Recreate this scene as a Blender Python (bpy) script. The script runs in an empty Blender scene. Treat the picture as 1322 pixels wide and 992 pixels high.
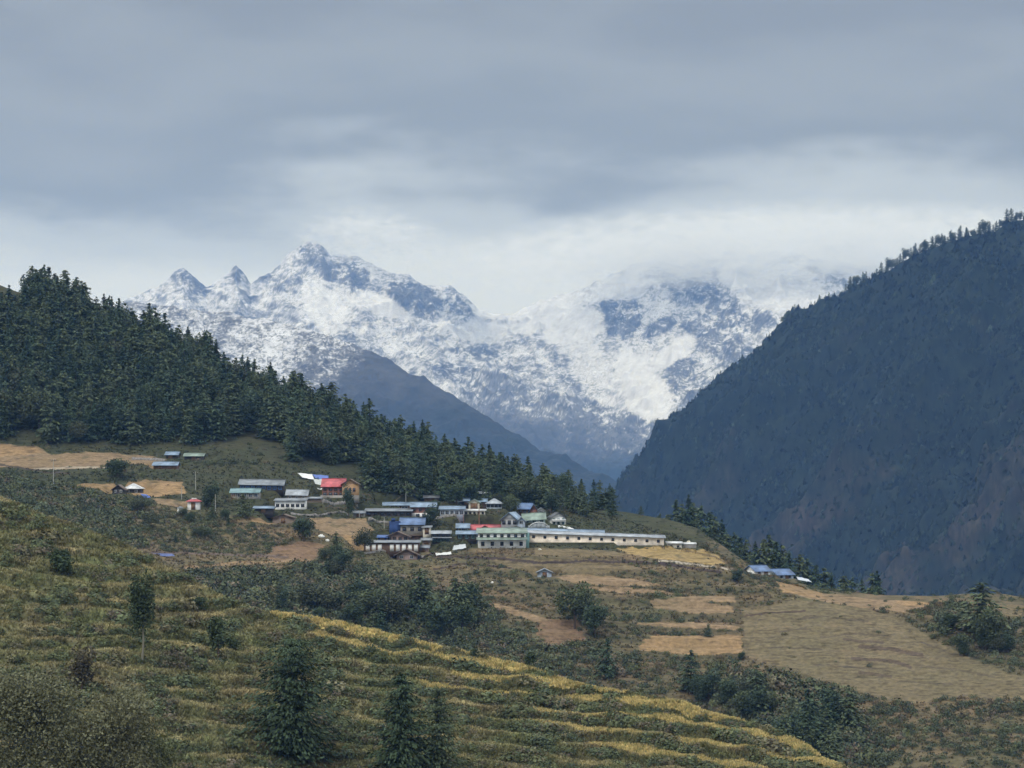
import bpy, math, random
import numpy as np

# ------------------------------------------------------------------ camera, world, sun, exposure
C = bpy.context.scene
F = 2982.0            # focal length in photo pixels (1322 wide)
CX, HY = 661.0, 600.0  # principal column, horizon row
cam_d = bpy.data.cameras.new("camera")
cam = bpy.data.objects.new("camera", cam_d)
C.collection.objects.link(cam)
cam.location = (0, 0, 0)
cam.rotation_euler = (math.radians(90), 0, 0)
cam_d.sensor_width = 36.0
cam_d.lens = F / 1322.0 * 36.0
cam_d.shift_y = (HY - 496.0) / 1322.0
cam_d.clip_start = 0.5
cam_d.clip_end = 60000
C.camera = cam

SUN_EL, SUN_AZ = 52.0, 215.0     # azimuth clockwise from +Y: behind the camera, to the left
w = bpy.data.worlds.new("World"); C.world = w; w.use_nodes = True
nt = w.node_tree; nt.nodes.clear()
def N(t, tree=None, **kw):
    n = (tree or nt).nodes.new(t)
    for k, v in kw.items():
        setattr(n, k, v)
    return n
def LK(a, b, tree=None):
    (tree or nt).links.new(a, b)
out = N('ShaderNodeOutputWorld'); bg1 = N('ShaderNodeBackground'); bg2 = N('ShaderNodeBackground'); mx = N('ShaderNodeMixShader')
sky = N('ShaderNodeTexSky'); sky.sky_type = 'NISHITA'; sky.sun_disc = False
sky.sun_elevation = math.radians(SUN_EL); sky.sun_rotation = math.radians(SUN_AZ)
LK(sky.outputs[0], bg1.inputs[0]); bg1.inputs[1].default_value = 0.08
tc = N('ShaderNodeTexCoord'); sep = N('ShaderNodeSeparateXYZ'); LK(tc.outputs['Generated'], sep.inputs[0])
mp = N('ShaderNodeMapping'); mp.inputs['Scale'].default_value = (1.0, 1.0, 3.4); mp.inputs['Rotation'].default_value = (0, 0.06, 0)
LK(tc.outputs['Generated'], mp.inputs[0])
nz = N('ShaderNodeTexNoise'); nz.inputs['Scale'].default_value = 5.5; nz.inputs['Detail'].default_value = 5; nz.inputs['Roughness'].default_value = 0.5
LK(mp.outputs[0], nz.inputs[0])
nz2 = N('ShaderNodeTexNoise'); nz2.inputs['Scale'].default_value = 19; nz2.inputs['Detail'].default_value = 4; nz2.inputs['Roughness'].default_value = 0.55
LK(mp.outputs[0], nz2.inputs[0])
m1 = N('ShaderNodeMath', operation='MULTIPLY_ADD'); LK(nz.outputs[0], m1.inputs[0]); m1.inputs[1].default_value = 0.13; LK(sep.outputs[2], m1.inputs[2])
m2 = N('ShaderNodeMath', operation='MULTIPLY_ADD'); LK(nz2.outputs[0], m2.inputs[0]); m2.inputs[1].default_value = 0.030; LK(m1.outputs[0], m2.inputs[2])
m3 = N('ShaderNodeMath', operation='SUBTRACT'); LK(m2.outputs[0], m3.inputs[0]); m3.inputs[1].default_value = 0.082
rp = N('ShaderNodeValToRGB'); rp.color_ramp.interpolation = 'EASE'
el = rp.color_ramp.elements
SKY = [(0.0, (.65, .715, .775)), (0.070, (.63, .695, .755)), (0.102, (.47, .53, .585)), (0.132, (.262, .298, .330)), (0.162, (.305, .342, .374)), (0.20, (.250, .281, .314)), (0.45, (1.0, 1.05, 1.11)), (1.0, (1.4, 1.45, 1.5))]
el[0].position = 0; el[0].color = (*SKY[0][1], 1); el[1].position = 1; el[1].color = (*SKY[-1][1], 1)
for p, c in SKY[1:-1]:
    e = el.new(p); e.color = (*c, 1)
LK(m3.outputs[0], rp.inputs[0]); LK(rp.outputs[0], bg2.inputs[0]); bg2.inputs[1].default_value = 1.0
mx.inputs[0].default_value = 0.95
LK(bg1.outputs[0], mx.inputs[1]); LK(bg2.outputs[0], mx.inputs[2]); LK(mx.outputs[0], out.inputs[0])

sd = bpy.data.lights.new("sun", 'SUN'); so = bpy.data.objects.new("sun", sd); C.collection.objects.link(so)
sd.energy = 1.4; sd.angle = math.radians(14); sd.color = (1.0, 0.975, 0.94)
so.rotation_euler = (math.radians(90 - SUN_EL), 0, math.radians(180 - SUN_AZ))
C.view_settings.view_transform = 'Standard'; C.view_settings.look = 'None'
C.view_settings.gamma = 1.0; C.view_settings.use_curve_mapping = False
C.view_settings.exposure = 0.12
C.cycles.use_denoising = True
C.cycles.max_bounces = 5; C.cycles.diffuse_bounces = 2; C.cycles.glossy_bounces = 1; C.cycles.transparent_max_bounces = 4
C.cycles.volume_bounces = 3
C.cycles.volume_max_steps = 96
C.cycles.use_adaptive_sampling = True; C.cycles.adaptive_threshold = 0.02

# ------------------------------------------------------------------ numeric helpers
rs = np.random.RandomState(11)
_perm = rs.permutation(65536).astype(np.int64)
_ga = rs.rand(65536) * 2 * np.pi
_gx, _gy = np.cos(_ga), np.sin(_ga)
def _h(i, j, seed):
    return _perm[(_perm[(i + seed * 131) & 65535] + j * 7 + seed * 977) & 65535]
def perlin(x, y, seed=0):
    x = np.asarray(x, float); y = np.asarray(y, float)
    i = np.floor(x).astype(np.int64); j = np.floor(y).astype(np.int64)
    fx = x - i; fy = y - j
    u = fx * fx * fx * (fx * (fx * 6 - 15) + 10); v = fy * fy * fy * (fy * (fy * 6 - 15) + 10)
    def g(di, dj):
        h = _h(i + di, j + dj, seed)
        return _gx[h] * (fx - di) + _gy[h] * (fy - dj)
    a = g(0, 0) * (1 - u) + g(1, 0) * u
    b = g(0, 1) * (1 - u) + g(1, 1) * u
    return (a * (1 - v) + b * v) * 1.5
def fbm(x, y, o=4, seed=0, r=0.5):
    s = 0; a = 1; t = 0
    for k in range(o):
        s = s + a * perlin(x * 2 ** k, y * 2 ** k, seed + k); t += a; a *= r
    return s / t
def ridged(x, y, o=5, seed=0, r=0.55):
    s = 0; a = 1; t = 0; w_ = 1
    for k in range(o):
        n = 1 - np.abs(perlin(x * 2 ** k, y * 2 ** k, seed + k)) * 1.6
        n = np.clip(n, 0, 1) ** 2
        s = s + a * n * w_; w_ = np.clip(n * 1.4, 0, 1); t += a; a *= r
    return s / t
def sst(a, b, x):
    t = np.clip((x - a) / (b - a), 0, 1)
    return t * t * (3 - 2 * t)
def inpoly(px, py, poly):
    r = np.zeros(px.shape, bool); n = len(poly)
    for i in range(n):
        x1, y1 = poly[i]; x2, y2 = poly[(i + 1) % n]
        if y1 == y2: continue
        c = ((y1 > py) != (y2 > py)) & (px < (x2 - x1) * (py - y1) / (y2 - y1) + x1)
        r ^= c
    return r
def line_dist(px, py, pts):
    d = np.full(px.shape, 1e9)
    for (x1, y1), (x2, y2) in zip(pts[:-1], pts[1:]):
        vx, vy = x2 - x1, y2 - y1; L = vx * vx + vy * vy
        t = np.clip(((px - x1) * vx + (py - y1) * vy) / L, 0, 1)
        d = np.minimum(d, np.hypot(px - x1 - t * vx, (py - y1 - t * vy)))
    return d
def P(px, py, Y):
    return ((px - CX) / F * Y, Y, (HY - py) / F * Y)

# ------------------------------------------------------------------ materials
def vcol_mat(name, rough=0.92, vscale=1.0, vamt=0.25, bump=0.0, bscale=1.0, spec=0.1, transl=0.0):
    m = bpy.data.materials.new(name); m.use_nodes = True; t = m.node_tree; t.nodes.clear()
    o = N('ShaderNodeOutputMaterial', t); b = N('ShaderNodeBsdfPrincipled', t)
    a = N('ShaderNodeAttribute', t); a.attribute_name = 'Col'
    g = N('ShaderNodeNewGeometry', t)
    n = N('ShaderNodeTexNoise', t); n.inputs['Scale'].default_value = vscale; n.inputs['Detail'].default_value = 4
    LK(g.outputs['Position'], n.inputs['Vector'], t)
    mr = N('ShaderNodeMapRange', t); mr.inputs[1].default_value = 0.3; mr.inputs[2].default_value = 0.7
    mr.inputs[3].default_value = 1 - vamt; mr.inputs[4].default_value = 1 + vamt
    LK(n.outputs[0], mr.inputs[0], t)
    mm = N('ShaderNodeVectorMath', t, operation='SCALE'); LK(a.outputs['Color'], mm.inputs[0], t); LK(mr.outputs[0], mm.inputs['Scale'], t)
    LK(mm.outputs[0], b.inputs['Base Color'], t)
    b.inputs['Roughness'].default_value = rough; b.inputs['Specular IOR Level'].default_value = spec
    if bump:
        n2 = N('ShaderNodeTexNoise', t); n2.inputs['Scale'].default_value = bscale; n2.inputs['Detail'].default_value = 6
        LK(g.outputs['Position'], n2.inputs['Vector'], t)
        bp = N('ShaderNodeBump', t); bp.inputs['Strength'].default_value = 1.0; bp.inputs['Distance'].default_value = bump
        LK(n2.outputs[0], bp.inputs['Height'], t); LK(bp.outputs[0], b.inputs['Normal'], t)
    LK(b.outputs[0], o.inputs[0], t)
    return m
_flat = {}
def flat_mat(name, col, rough=0.7, noise=0.18, scale=3.0, metal=0.0, wave=False, spec=0.25):
    if name in _flat: return _flat[name]
    m = bpy.data.materials.new(name); m.use_nodes = True; t = m.node_tree
    b = t.nodes['Principled BSDF']
    tcn = N('ShaderNodeTexCoord', t)
    n = N('ShaderNodeTexNoise', t); n.inputs['Scale'].default_value = scale; n.inputs['Detail'].default_value = 5
    LK(tcn.outputs['Object'], n.inputs['Vector'], t)
    mr = N('ShaderNodeMapRange', t); mr.inputs[1].default_value = 0.3; mr.inputs[2].default_value = 0.7
    mr.inputs[3].default_value = 1 - noise; mr.inputs[4].default_value = 1 + noise
    LK(n.outputs[0], mr.inputs[0], t)
    mm = N('ShaderNodeVectorMath', t, operation='SCALE'); mm.inputs[0].default_value = col; LK(mr.outputs[0], mm.inputs['Scale'], t)
    LK(mm.outputs[0], b.inputs['Base Color'], t)
    b.inputs['Roughness'].default_value = rough; b.inputs['Metallic'].default_value = metal; b.inputs['Specular IOR Level'].default_value = spec
    if wave:
        wv = N('ShaderNodeTexWave', t); wv.inputs['Scale'].default_value = 2.2
        LK(tcn.outputs['Object'], wv.inputs['Vector'], t)
        bp = N('ShaderNodeBump', t); bp.inputs['Strength'].default_value = 0.5; bp.inputs['Distance'].default_value = 0.05
        LK(wv.outputs[0], bp.inputs['Height'], t); LK(bp.outputs[0], b.inputs['Normal'], t)
    _flat[name] = m
    return m

# ------------------------------------------------------------------ mesh helpers
def mesh_quads(name, V, Q, mat, col=None, smooth=False):
    """a mesh from an n x 3 array and an m x 4 array of corner indices; col per vertex"""
    V = np.ascontiguousarray(V, np.float32); Q = np.ascontiguousarray(Q, np.int32)
    me = bpy.data.meshes.new(name)
    me.vertices.add(len(V)); me.vertices.foreach_set('co', V.ravel())
    me.loops.add(Q.size); me.loops.foreach_set('vertex_index', Q.ravel())
    me.polygons.add(len(Q))
    me.polygons.foreach_set('loop_start', np.arange(0, Q.size, 4, dtype=np.int32))
    me.polygons.foreach_set('loop_total', np.full(len(Q), 4, np.int32))
    if smooth:
        me.polygons.foreach_set('use_smooth', np.ones(len(Q), bool))
    me.update(calc_edges=True)
    if col is not None:
        a = me.color_attributes.new('Col', 'FLOAT_COLOR', 'POINT')
        cc = np.ones((len(V), 4), np.float32); cc[:, :3] = np.clip(col, 0, 1)
        a.data.foreach_set('color', cc.ravel())
    me.materials.append(mat)
    return me
def link(name, me, parent=None):
    o = bpy.data.objects.new(name, me); C.collection.objects.link(o)
    if parent is not None: o.parent = parent
    return o
def tag(o, label=None, cat=None, group=None, kind=None):
    if label: o['label'] = label
    if cat: o['category'] = cat
    if group: o['group'] = group
    if kind: o['kind'] = kind
    return o
def empty(name, loc, rz=0):
    o = bpy.data.objects.new(name, None); C.collection.objects.link(o)
    o.location = loc; o.rotation_euler = (0, 0, rz); o.empty_display_size = 0.5
    return o

class Sheet:
    """a terrain sheet: control curves (px, py, distance) from near to far, filled with rows"""
    def __init__(s, u, curves, rows, smooth=0):
        cy = []; cz = []
        for c in curves:
            c = np.array(c, float)
            Y = np.interp(u, c[:, 0], c[:, 2]); py = np.interp(u, c[:, 0], c[:, 1])
            k = max(1, int(12 / (u[1] - u[0])))
            ker = np.hanning(2 * k + 3); ker /= ker.sum()
            Y = np.convolve(np.pad(Y, k + 1, 'edge'), ker, 'valid')
            cy.append(Y); cz.append((HY - py) / F * Y)
        cy = np.array(cy); cz = np.array(cz)
        sl = []
        for i, n in enumerate(rows):
            sl.append(i + np.arange(n) / n)
        S = np.concatenate(sl + [[len(rows)]])
        i0 = np.minimum(S.astype(int), len(rows) - 1); f = (S - i0)[None, :]
        s.Y = cy[i0].T * (1 - f) + cy[i0 + 1].T * f
        Z = cz[i0].T * (1 - f) + cz[i0 + 1].T * f
        if smooth:
            ker = np.hanning(2 * smooth + 3); ker /= ker.sum()
            Zp = np.pad(Z, ((0, 0), (smooth + 1, smooth + 1)), 'edge')
            Z = np.apply_along_axis(lambda r: np.convolve(r, ker, 'valid'), 1, Zp)
        s.Z = Z; s.u = u; s.S = S
        s.px = np.repeat(u[:, None], len(S), 1); s.X = (s.px - CX) / F * s.Y
        s.SS = np.repeat(S[None, :], len(u), 0)
        s.pad = np.zeros(s.Z.shape, bool)
    def py(s):
        return HY - F * s.Z / s.Y
    def normals(s):
        dx = np.gradient(s.X, axis=0); dzx = np.gradient(s.Z, axis=0); dyx = np.gradient(s.Y, axis=0)
        dX = np.gradient(s.X, axis=1); dz = np.gradient(s.Z, axis=1); dy = np.gradient(s.Y, axis=1)
        nx = dyx * dz - dzx * dy; ny = dzx * dX - dx * dz; nz_ = dx * dy - dyx * dX
        L = np.sqrt(nx * nx + ny * ny + nz_ * nz_) + 1e-9
        return nx / L, ny / L, nz_ / L
    def cell(s, i, j):
        i = np.clip(i, 0, len(s.u) - 1.001); j = np.clip(j, 0, len(s.S) - 1.001)
        a = np.floor(i).astype(int); b = np.floor(j).astype(int); fi = i - a; fj = j - b
        def g(A):
            return (A[a, b] * (1 - fi) + A[a + 1, b] * fi) * (1 - fj) + (A[a, b + 1] * (1 - fi) + A[a + 1, b + 1] * fi) * fj
        return g
    def at(s, x, Y):
        px = CX + F * x / Y; i = (px - s.u[0]) / (s.u[1] - s.u[0])
        col = int(np.clip(round(i), 0, len(s.u) - 1))
        j = np.interp(Y, s.Y[col], np.arange(len(s.S)))
        return float(s.cell(np.array([i]), np.array([j]))(s.Z)[0])
    def ray(s, px, py):
        """the ground point seen at a photo pixel (nearest hit)"""
        i = int(np.clip(round((px - s.u[0]) / (s.u[1] - s.u[0])), 0, len(s.u) - 1))
        row = HY - F * s.Z[i] / s.Y[i]
        k = np.nonzero(row[1:] <= py)[0]
        if len(k) == 0:
            j = int(np.argmin(row)); Y = s.Y[i, j]
        else:
            j = k[0]; a, b = row[j], row[j + 1]
            t = np.clip((a - py) / (a - b + 1e-9), 0, 1); Y = s.Y[i, j] * (1 - t) + s.Y[i, j + 1] * t
        x = (px - CX) / F * Y
        return x, float(Y), s.at(x, Y)
    def flatten(s, x, y, w_, d_, z, blend=1.6):
        D = np.maximum(np.abs(s.X - x) - w_ / 2, np.abs(s.Y - y) - d_ / 2)
        t = 1 - sst(0.3, blend, D)
        s.Z = s.Z * (1 - t) + z * t
        s.pad |= D < 0.8
    def mesh(s, name, mat, col):
        nu, ns = s.Z.shape
        V = np.stack([s.X, s.Y, s.Z], -1).reshape(-1, 3)
        i = np.arange(nu - 1)[:, None] * ns + np.arange(ns - 1)[None, :]
        Q = np.stack([i, i + ns, i + ns + 1, i + 1], -1).reshape(-1, 4)
        return link(name, mesh_quads(name, V, Q, mat, col.reshape(-1, 3), smooth=True))

def merge(bases, which, pos, scale, rot, col, lean=None):
    """bases: list of (V, Q, c); one big mesh of many transformed copies"""
    Vs, Qs, Cs = [], [], []; off = 0
    for b, (bv, bq, bc) in enumerate(bases):
        m = which == b
        if not m.any(): continue
        p = pos[m]; sc = scale[m]; r = rot[m]; c = col[m]
        cs, sn = np.cos(r)[:, None], np.sin(r)[:, None]
        x = bv[None, :, 0] * sc[:, 0:1]; y = bv[None, :, 1] * sc[:, 0:1]; z = bv[None, :, 2] * sc[:, 1:2]
        V = np.stack([x * cs - y * sn + p[:, 0:1], x * sn + y * cs + p[:, 1:2], z + p[:, 2:3]], -1)
        n = len(p); k = len(bv)
        Q = bq[None] + (np.arange(n) * k)[:, None, None] + off
        Vs.append(V.reshape(-1, 3)); Qs.append(Q.reshape(-1, 4)); Cs.append((c[:, None, :] * bc[None, :, None]).reshape(-1, 3))
        off += n * k
    return np.concatenate(Vs), np.concatenate(Qs), np.concatenate(Cs)

# ------------------------------------------------------------------ plants
def quads_at(cen, a, b):
    """one quad per centre, half-axes a and b (n x 3)"""
    V = np.stack([cen - a - b, cen + a - b * .6, cen + a * .9 + b * .7, cen - a * .8 + b], 1)
    n = len(cen)
    return V.reshape(-1, 3), np.arange(n * 4).reshape(n, 4)
def rand_unit(r, n):
    v = r.randn(n, 3); return v / np.linalg.norm(v, axis=1)[:, None]
def tube(pts, rad, k=7):
    V = []; Q = []
    for p, r in zip(pts, rad):
        for a in range(k):
            V.append((p[0] + r * math.cos(2 * math.pi * a / k), p[1] + r * math.sin(2 * math.pi * a / k), p[2]))
    for i in range(len(pts) - 1):
        for a in range(k):
            Q.append((i * k + a, i * k + (a + 1) % k, (i + 1) * k + (a + 1) % k, (i + 1) * k + a))
    return np.array(V, float), np.array(Q)
def conifer(seed, H, R, nw, nb, ns, leaf, low=0.12, power=0.75, ragged=0.35):
    r = np.random.RandomState(seed); cen = []; A = []; B = []; cc = []
    kx, ky = r.randn(2) * 0.012 * H
    for i in range(nw):
        t = (i + r.rand() * .8) / nw
        z = H * (low + (1 - low) * t)
        rad = R * (1 - t) ** power * (1 - ragged / 2 + ragged * r.rand()) + 0.02 * H * (1 - t)
        if r.rand() < 0.08: rad *= 0.6
        ph = r.rand() * 6.28
        for b in range(max(4, int(nb * (1 - .4 * t)))):
            an = ph + 6.283 * b / nb + r.randn() * .25
            br = rad * (1 - ragged + ragged * 1.6 * r.rand()); dr = 0.12 + .22 * r.rand() - 0.35 * t
            d = np.array([math.cos(an), math.sin(an), 0]); tn = np.array([-d[1], d[0], 0])
            sh = 0.72 + 0.6 * r.rand()
            for k in range(ns):
                f = (k + .35 + .6 * r.rand()) / ns
                p = d * br * f + tn * r.randn() * br * .12 + np.array([kx * t, ky * t, z - dr * br * f + r.randn() * .012 * H])
                l = leaf * (.6 + .7 * r.rand()) * (1.1 - .45 * t)
                tilt = -0.25 - .5 * r.rand() + .5 * r.randn() * .5
                a = (d + np.array([0, 0, tilt])); a /= np.linalg.norm(a)
                bb = tn + r.randn(3) * .55; bb /= np.linalg.norm(bb)
                cen.append(p); A.append(a * l); B.append(bb * l * .55); cc.append(sh * (.8 + .4 * r.rand()))
    # leader
    for k in range(3):
        cen.append(np.array([kx, ky, H * (.965 + .015 * k)])); A.append(np.array([0, 0, leaf * .5])); B.append(rand_unit(r, 1)[0] * leaf * .16); cc.append(1.)
    V, Q = quads_at(np.array(cen), np.array(A), np.array(B))
    tv, tq = tube([(0, 0, -0.04 * H), (kx * .3, ky * .3, .3 * H), (kx * .7, ky * .7, .7 * H), (kx, ky, .97 * H)], [.022 * H, .016 * H, .009 * H, .002 * H])
    return (V, Q, np.repeat(cc, 4)), (tv, tq)
def leafy(seed, H, R, n, leaf, low=0.15, lobes=9, stem=None):
    """a broadleaf crown of uneven lobes, leaf-sized faces through its volume"""
    r = np.random.RandomState(seed); cen = []; cc = []
    for k in range(lobes):
        an = r.rand() * 6.28; rr = R * .62 * math.sqrt(r.rand()); zc = H * (low + .2 + (0.78 - low - .1) * r.rand())
        rr *= 1.0 - .45 * abs(zc / H - .5)
        c = np.array([math.cos(an) * rr, math.sin(an) * rr, zc]); s = (.28 + .25 * r.rand())
        m = n // lobes; d = rand_unit(r, m) * (r.rand(m, 1) ** .45)
        cen.append(c + d * np.array([R * s * 1.2, R * s * 1.2, H * s * .62])); cc.append((.75 + .5 * r.rand()) * (.8 + .4 * r.rand(m)))
    cen = np.concatenate(cen); cc = np.concatenate(cc); m = len(cen)
    a = rand_unit(r, m); b = np.cross(a, rand_unit(r, m)); b /= np.linalg.norm(b, axis=1)[:, None] + 1e-6
    l = leaf * (.5 + .8 * r.rand(m, 1))
    V, Q = quads_at(cen, a * l, b * l * .6)
    st_ = stem or 1.0
    tv, tq = tube([(0, 0, -0.05 * H), (.02 * H, 0, .25 * H), (.0, .02 * H, .6 * H), (0.02 * H, 0, .85 * H)], [.03 * H * st_, .022 * H * st_, .014 * H * st_, .003 * H])
    return (V, Q, np.repeat(cc, 4)), (tv, tq)
def unit_bush(seed, n=70, leaf=.15):
    r = np.random.RandomState(seed); d = rand_unit(r, n); d[:, 2] = np.abs(d[:, 2])
    q = .55 + .5 * r.rand(n, 1); cen = d * q * np.array([1, 1, .95]); cen[:, 2] *= .95
    bump = 1 + .3 * np.sin(d[:, 0:1] * 5 + seed) * np.cos(d[:, 1:2] * 4)
    cen *= bump
    a = np.cross(d, rand_unit(r, n)) + .5 * rand_unit(r, n); a /= np.linalg.norm(a, axis=1)[:, None]; b = np.cross(d + .4 * rand_unit(r, n), a)
    l = leaf * (.6 + .8 * r.rand(n, 1))
    V, Q = quads_at(cen, a * l, b * l * .75)
    return V, Q, np.repeat(.75 + .5 * r.rand(n), 4)
def unit_tuft(seed, n=9, wdt=.10):
    r = np.random.RandomState(seed); V = []; c = []
    for k in range(n):
        an = r.rand() * 6.28; x, y = math.cos(an) * .45 * r.rand(), math.sin(an) * .45 * r.rand(); lean = r.randn(2) * .32
        h = .55 + .6 * r.rand(); ax = r.rand() * 6.28; wx, wy = math.cos(ax) * wdt, math.sin(ax) * wdt
        V += [(x - wx, y - wy, -.15), (x + wx, y + wy, -.15), (x + lean[0] + wx * .3, y + lean[1] + wy * .3, h), (x + lean[0] - wx * .3, y + lean[1] - wy * .3, h)]
        c += [.8 + .4 * r.rand()] * 4
    return np.array(V), np.arange(n * 4).reshape(n, 4), np.array(c)
# ------------------------------------------------------------------ terrain: the near terraced hillside
u = np.arange(-300, 1655, 1.5)
A_crest = [(-300, 600, 330), (0, 641, 335), (50, 664, 334), (100, 682, 333), (160, 704, 332), (230, 738, 331), (290, 770, 331), (340, 789, 333), (400, 797, 335), (480, 811, 334), (560, 830, 332), (620, 846, 330), (680, 859, 328), (740, 880, 325), (800, 893, 320), (860, 904, 316), (930, 925, 308), (1000, 943, 300), (1030, 957, 296), (1060, 977, 290), (1085, 990, 284), (1150, 1045, 276), (1650, 1330, 250)]
A_bot = [(-300, 1000, 250), (0, 1000, 259), (200, 1000, 272), (400, 1000, 292), (600, 1000, 297), (800, 1000, 298), (1000, 1002, 287), (1085, 1010, 279), (1150, 1062, 268), (1650, 1350, 243)]
def Zc(Y, z): return [(-300, HY - F * z / Y, Y), (1650, HY - F * z / Y, Y)]
A_back1 = [(p, HY - F * ((HY - y) / F * Y - 3.5) / (Y + 12), Y + 12) for p, y, Y in A_crest]
A_back2 = [(p, HY - F * ((HY - y) / F * Y - 45) / (Y + 85), Y + 85) for p, y, Y in A_crest]
SA = Sheet(u, [Zc(1.2, -1.9), Zc(60, -27), Zc(150, -52), Zc(215, -50), A_bot, A_crest, A_back1, A_back2], [6, 14, 20, 36, 260, 26, 20], smooth=3)
py0 = SA.py().copy(); px0 = SA.px
inA = sst(3.7, 4.2, SA.SS) * (1 - sst(4.9, 5.05, SA.SS))
TSTEP = 20.0
qA = py0 - 0.035 * px0 - 0.085 * np.maximum(px0 - 380, 0) + 15 * fbm(px0 / 230, py0 / 110, 3, 3) + 7 * fbm(px0 / 60, py0 / 34, 3, 5)
fA = (qA / TSTEP) % 1.0; kA = np.floor(qA / TSTEP)
amp = 0.34 * (1 + 1.1 * perlin(px0 / 90, kA * 3.7, 8))
saw = np.where(fA < .55, fA / .55, (1 - fA) / .45)
SA.Z += inA * amp * TSTEP * SA.Y / F * (saw - .45)
SA.Z += (.28 * fbm(SA.X / 6, SA.Y / 6, 4, 9) + .9 * fbm(SA.X / 38, SA.Y / 38, 3, 12)) * sst(2.0, 3.5, SA.SS)
cropP = [(325, 780), (400, 793), (480, 805), (560, 826), (680, 855), (800, 888), (1000, 938), (1090, 995), (940, 1000), (700, 948), (660, 930), (700, 905), (560, 893), (520, 868), (560, 856), (440, 838), (372, 803)]
py0 = SA.py()
jit = 7 * fbm(px0 / 22, py0 / 14, 2, 31)
crestd = py0 - np.interp(px0, [c[0] for c in A_crest], [c[1] for c in A_crest])
crop = inpoly(px0 + jit, py0 + jit * .6, cropP) & (fA < .52 + .25 * perlin(px0 / 30, kA, 4) + .25 * (crestd < 16)) & (perlin(px0 / 150, kA * 5.3, 17) > -.40 - .7 * (crestd < 24)) & (SA.SS < 5.15)
tread = np.clip(1 - np.abs(fA - .27) / .33, 0, 1)
riser = np.clip(1 - np.abs(fA - .78) / .26, 0, 1)
n1 = fbm(px0 / 90, py0 / 45, 4, 21); n2 = fbm(px0 / 9, py0 / 4, 3, 22); n3 = fbm(px0 / 35, py0 / 12, 3, 23)
green = np.array([.170, .184, .086]); brown = np.array([.210, .168, .100]); tan = np.array([.37, .32, .17]); gold = np.array([.42, .33, .13]); dgreen = np.array([.045, .058, .026])
def mixc(a, b, t): return a * (1 - t[..., None]) + b * t[..., None]
colA = mixc(green, brown, np.clip(.42 + .9 * n1 + .5 * n3, 0, 1))
colA = mixc(colA, tan, np.clip(tread * (.38 + .9 * n3 + 1.0 * perlin(px0 / 90, kA * 2.3, 6)), 0, .8))
colA = mixc(colA, dgreen, np.clip(riser * (.5 + .9 * n3), 0, .8))
colA = colA * (1 + .35 * n2)[..., None]
colA = np.where(crop[..., None], gold * (1 + .3 * n2 + .25 * n3)[..., None], colA)
MAT_A = vcol_mat("terrace_soil_and_grass", vscale=1.6, vamt=.3, bump=.12, bscale=1.2)
EARTH = np.array([1, 1, 1])
o = SA.mesh("terraced_hillside", MAT_A, colA); tag(o, kind='structure')

# ------------------------------------------------------------------ terrain: the village hill with the wooded slope above it
B4 = [(-300, 270, 865), (0, 364, 850), (100, 404, 842), (200, 446, 830), (300, 497, 815), (400, 532, 800), (500, 572, 785), (600, 608, 770), (700, 636, 750), (790, 658, 735), (860, 670, 716), (900, 682, 700), (920, 697, 690), (960, 724, 672), (1000, 742, 655), (1060, 759, 645), (1130, 768, 635), (1210, 770, 628), (1240, 766, 626), (1290, 765, 622), (1322, 770, 620), (1650, 800, 600)]
B3 = [(-300, 560, 735), (0, 571, 728), (100, 576, 724), (200, 582, 720), (270, 586, 718), (330, 594, 714), (400, 607, 708), (480, 630, 703), (560, 641, 700), (640, 646, 700), (720, 655, 703), (790, 668, 708), (860, 690, 680), (900, 702, 668), (960, 732, 640), (1000, 747, 631), (1060, 766, 622), (1130, 775, 614), (1210, 779, 606), (1322, 783, 600), (1650, 815, 585)]
B2 = [(-300, 640, 650), (0, 640, 650), (100, 643, 648), (200, 655, 645), (300, 672, 640), (400, 692, 638), (500, 712, 636), (600, 715, 636), (700, 711, 636), (790, 714, 635), (860, 718, 632), (920, 730, 625), (960, 743, 620), (1000, 758, 612), (1060, 776, 604), (1130, 787, 598), (1210, 793, 592), (1322, 805, 585), (1650, 835, 570)]
B1 = [(-300, 760, 575), (0, 715, 575), (200, 755, 570), (400, 805, 565), (600, 852, 560), (700, 868, 555), (800, 888, 550), (900, 915, 540), (1000, 940, 525), (1100, 962, 512), (1322, 985, 497), (1650, 1010, 485)]
B0 = [(p, HY - F * ((HY - y) / F * Y - 15) / (Y - 75), Y - 75) for p, y, Y in B1]
Bm = [(p, HY - F * ((HY - y) / F * Y - 12) / (Y - 165), Y - 165) for p, y, Y in B1]
B5 = [(p, HY - F * ((HY - y) / F * Y - 28) / (Y + 60), Y + 60) for p, y, Y in B4]
B6 = [(p, HY - F * ((HY - y) / F * Y - 150) / (Y + 320), Y + 320) for p, y, Y in B4]
SB = Sheet(u, [Bm, B0, B1, B2, B3, B4, B5, B6], [12, 70, 240, 150, 100, 22, 14], smooth=4)
py0 = SB.py().copy(); px0 = SB.px
inF = sst(1.0, 1.4, SB.SS) * (1 - sst(4.0, 4.2, SB.SS))
SB.Z += (1.5 * fbm(SB.X / 45, SB.Y / 45, 4, 41) + .35 * fbm(SB.X / 7, SB.Y / 7, 3, 43)) * sst(.2, 1.0, SB.SS) * (1 - .5 * sst(3.0, 3.4, SB.SS))
terrB = [(600, 715), (950, 730), (1000, 745), (960, 850), (800, 860), (620, 800)], [(150, 560), (480, 600), (480, 700), (150, 660)], [(1150, 775), (1330, 780), (1330, 860), (1200, 850)]
qB = py0 - .02 * px0 + 5 * fbm(px0 / 170, py0 / 70, 3, 51); TB = 17.0
fB = (qB / TB) % 1; kB = np.floor(qB / TB)
tw = np.zeros(px0.shape)
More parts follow.
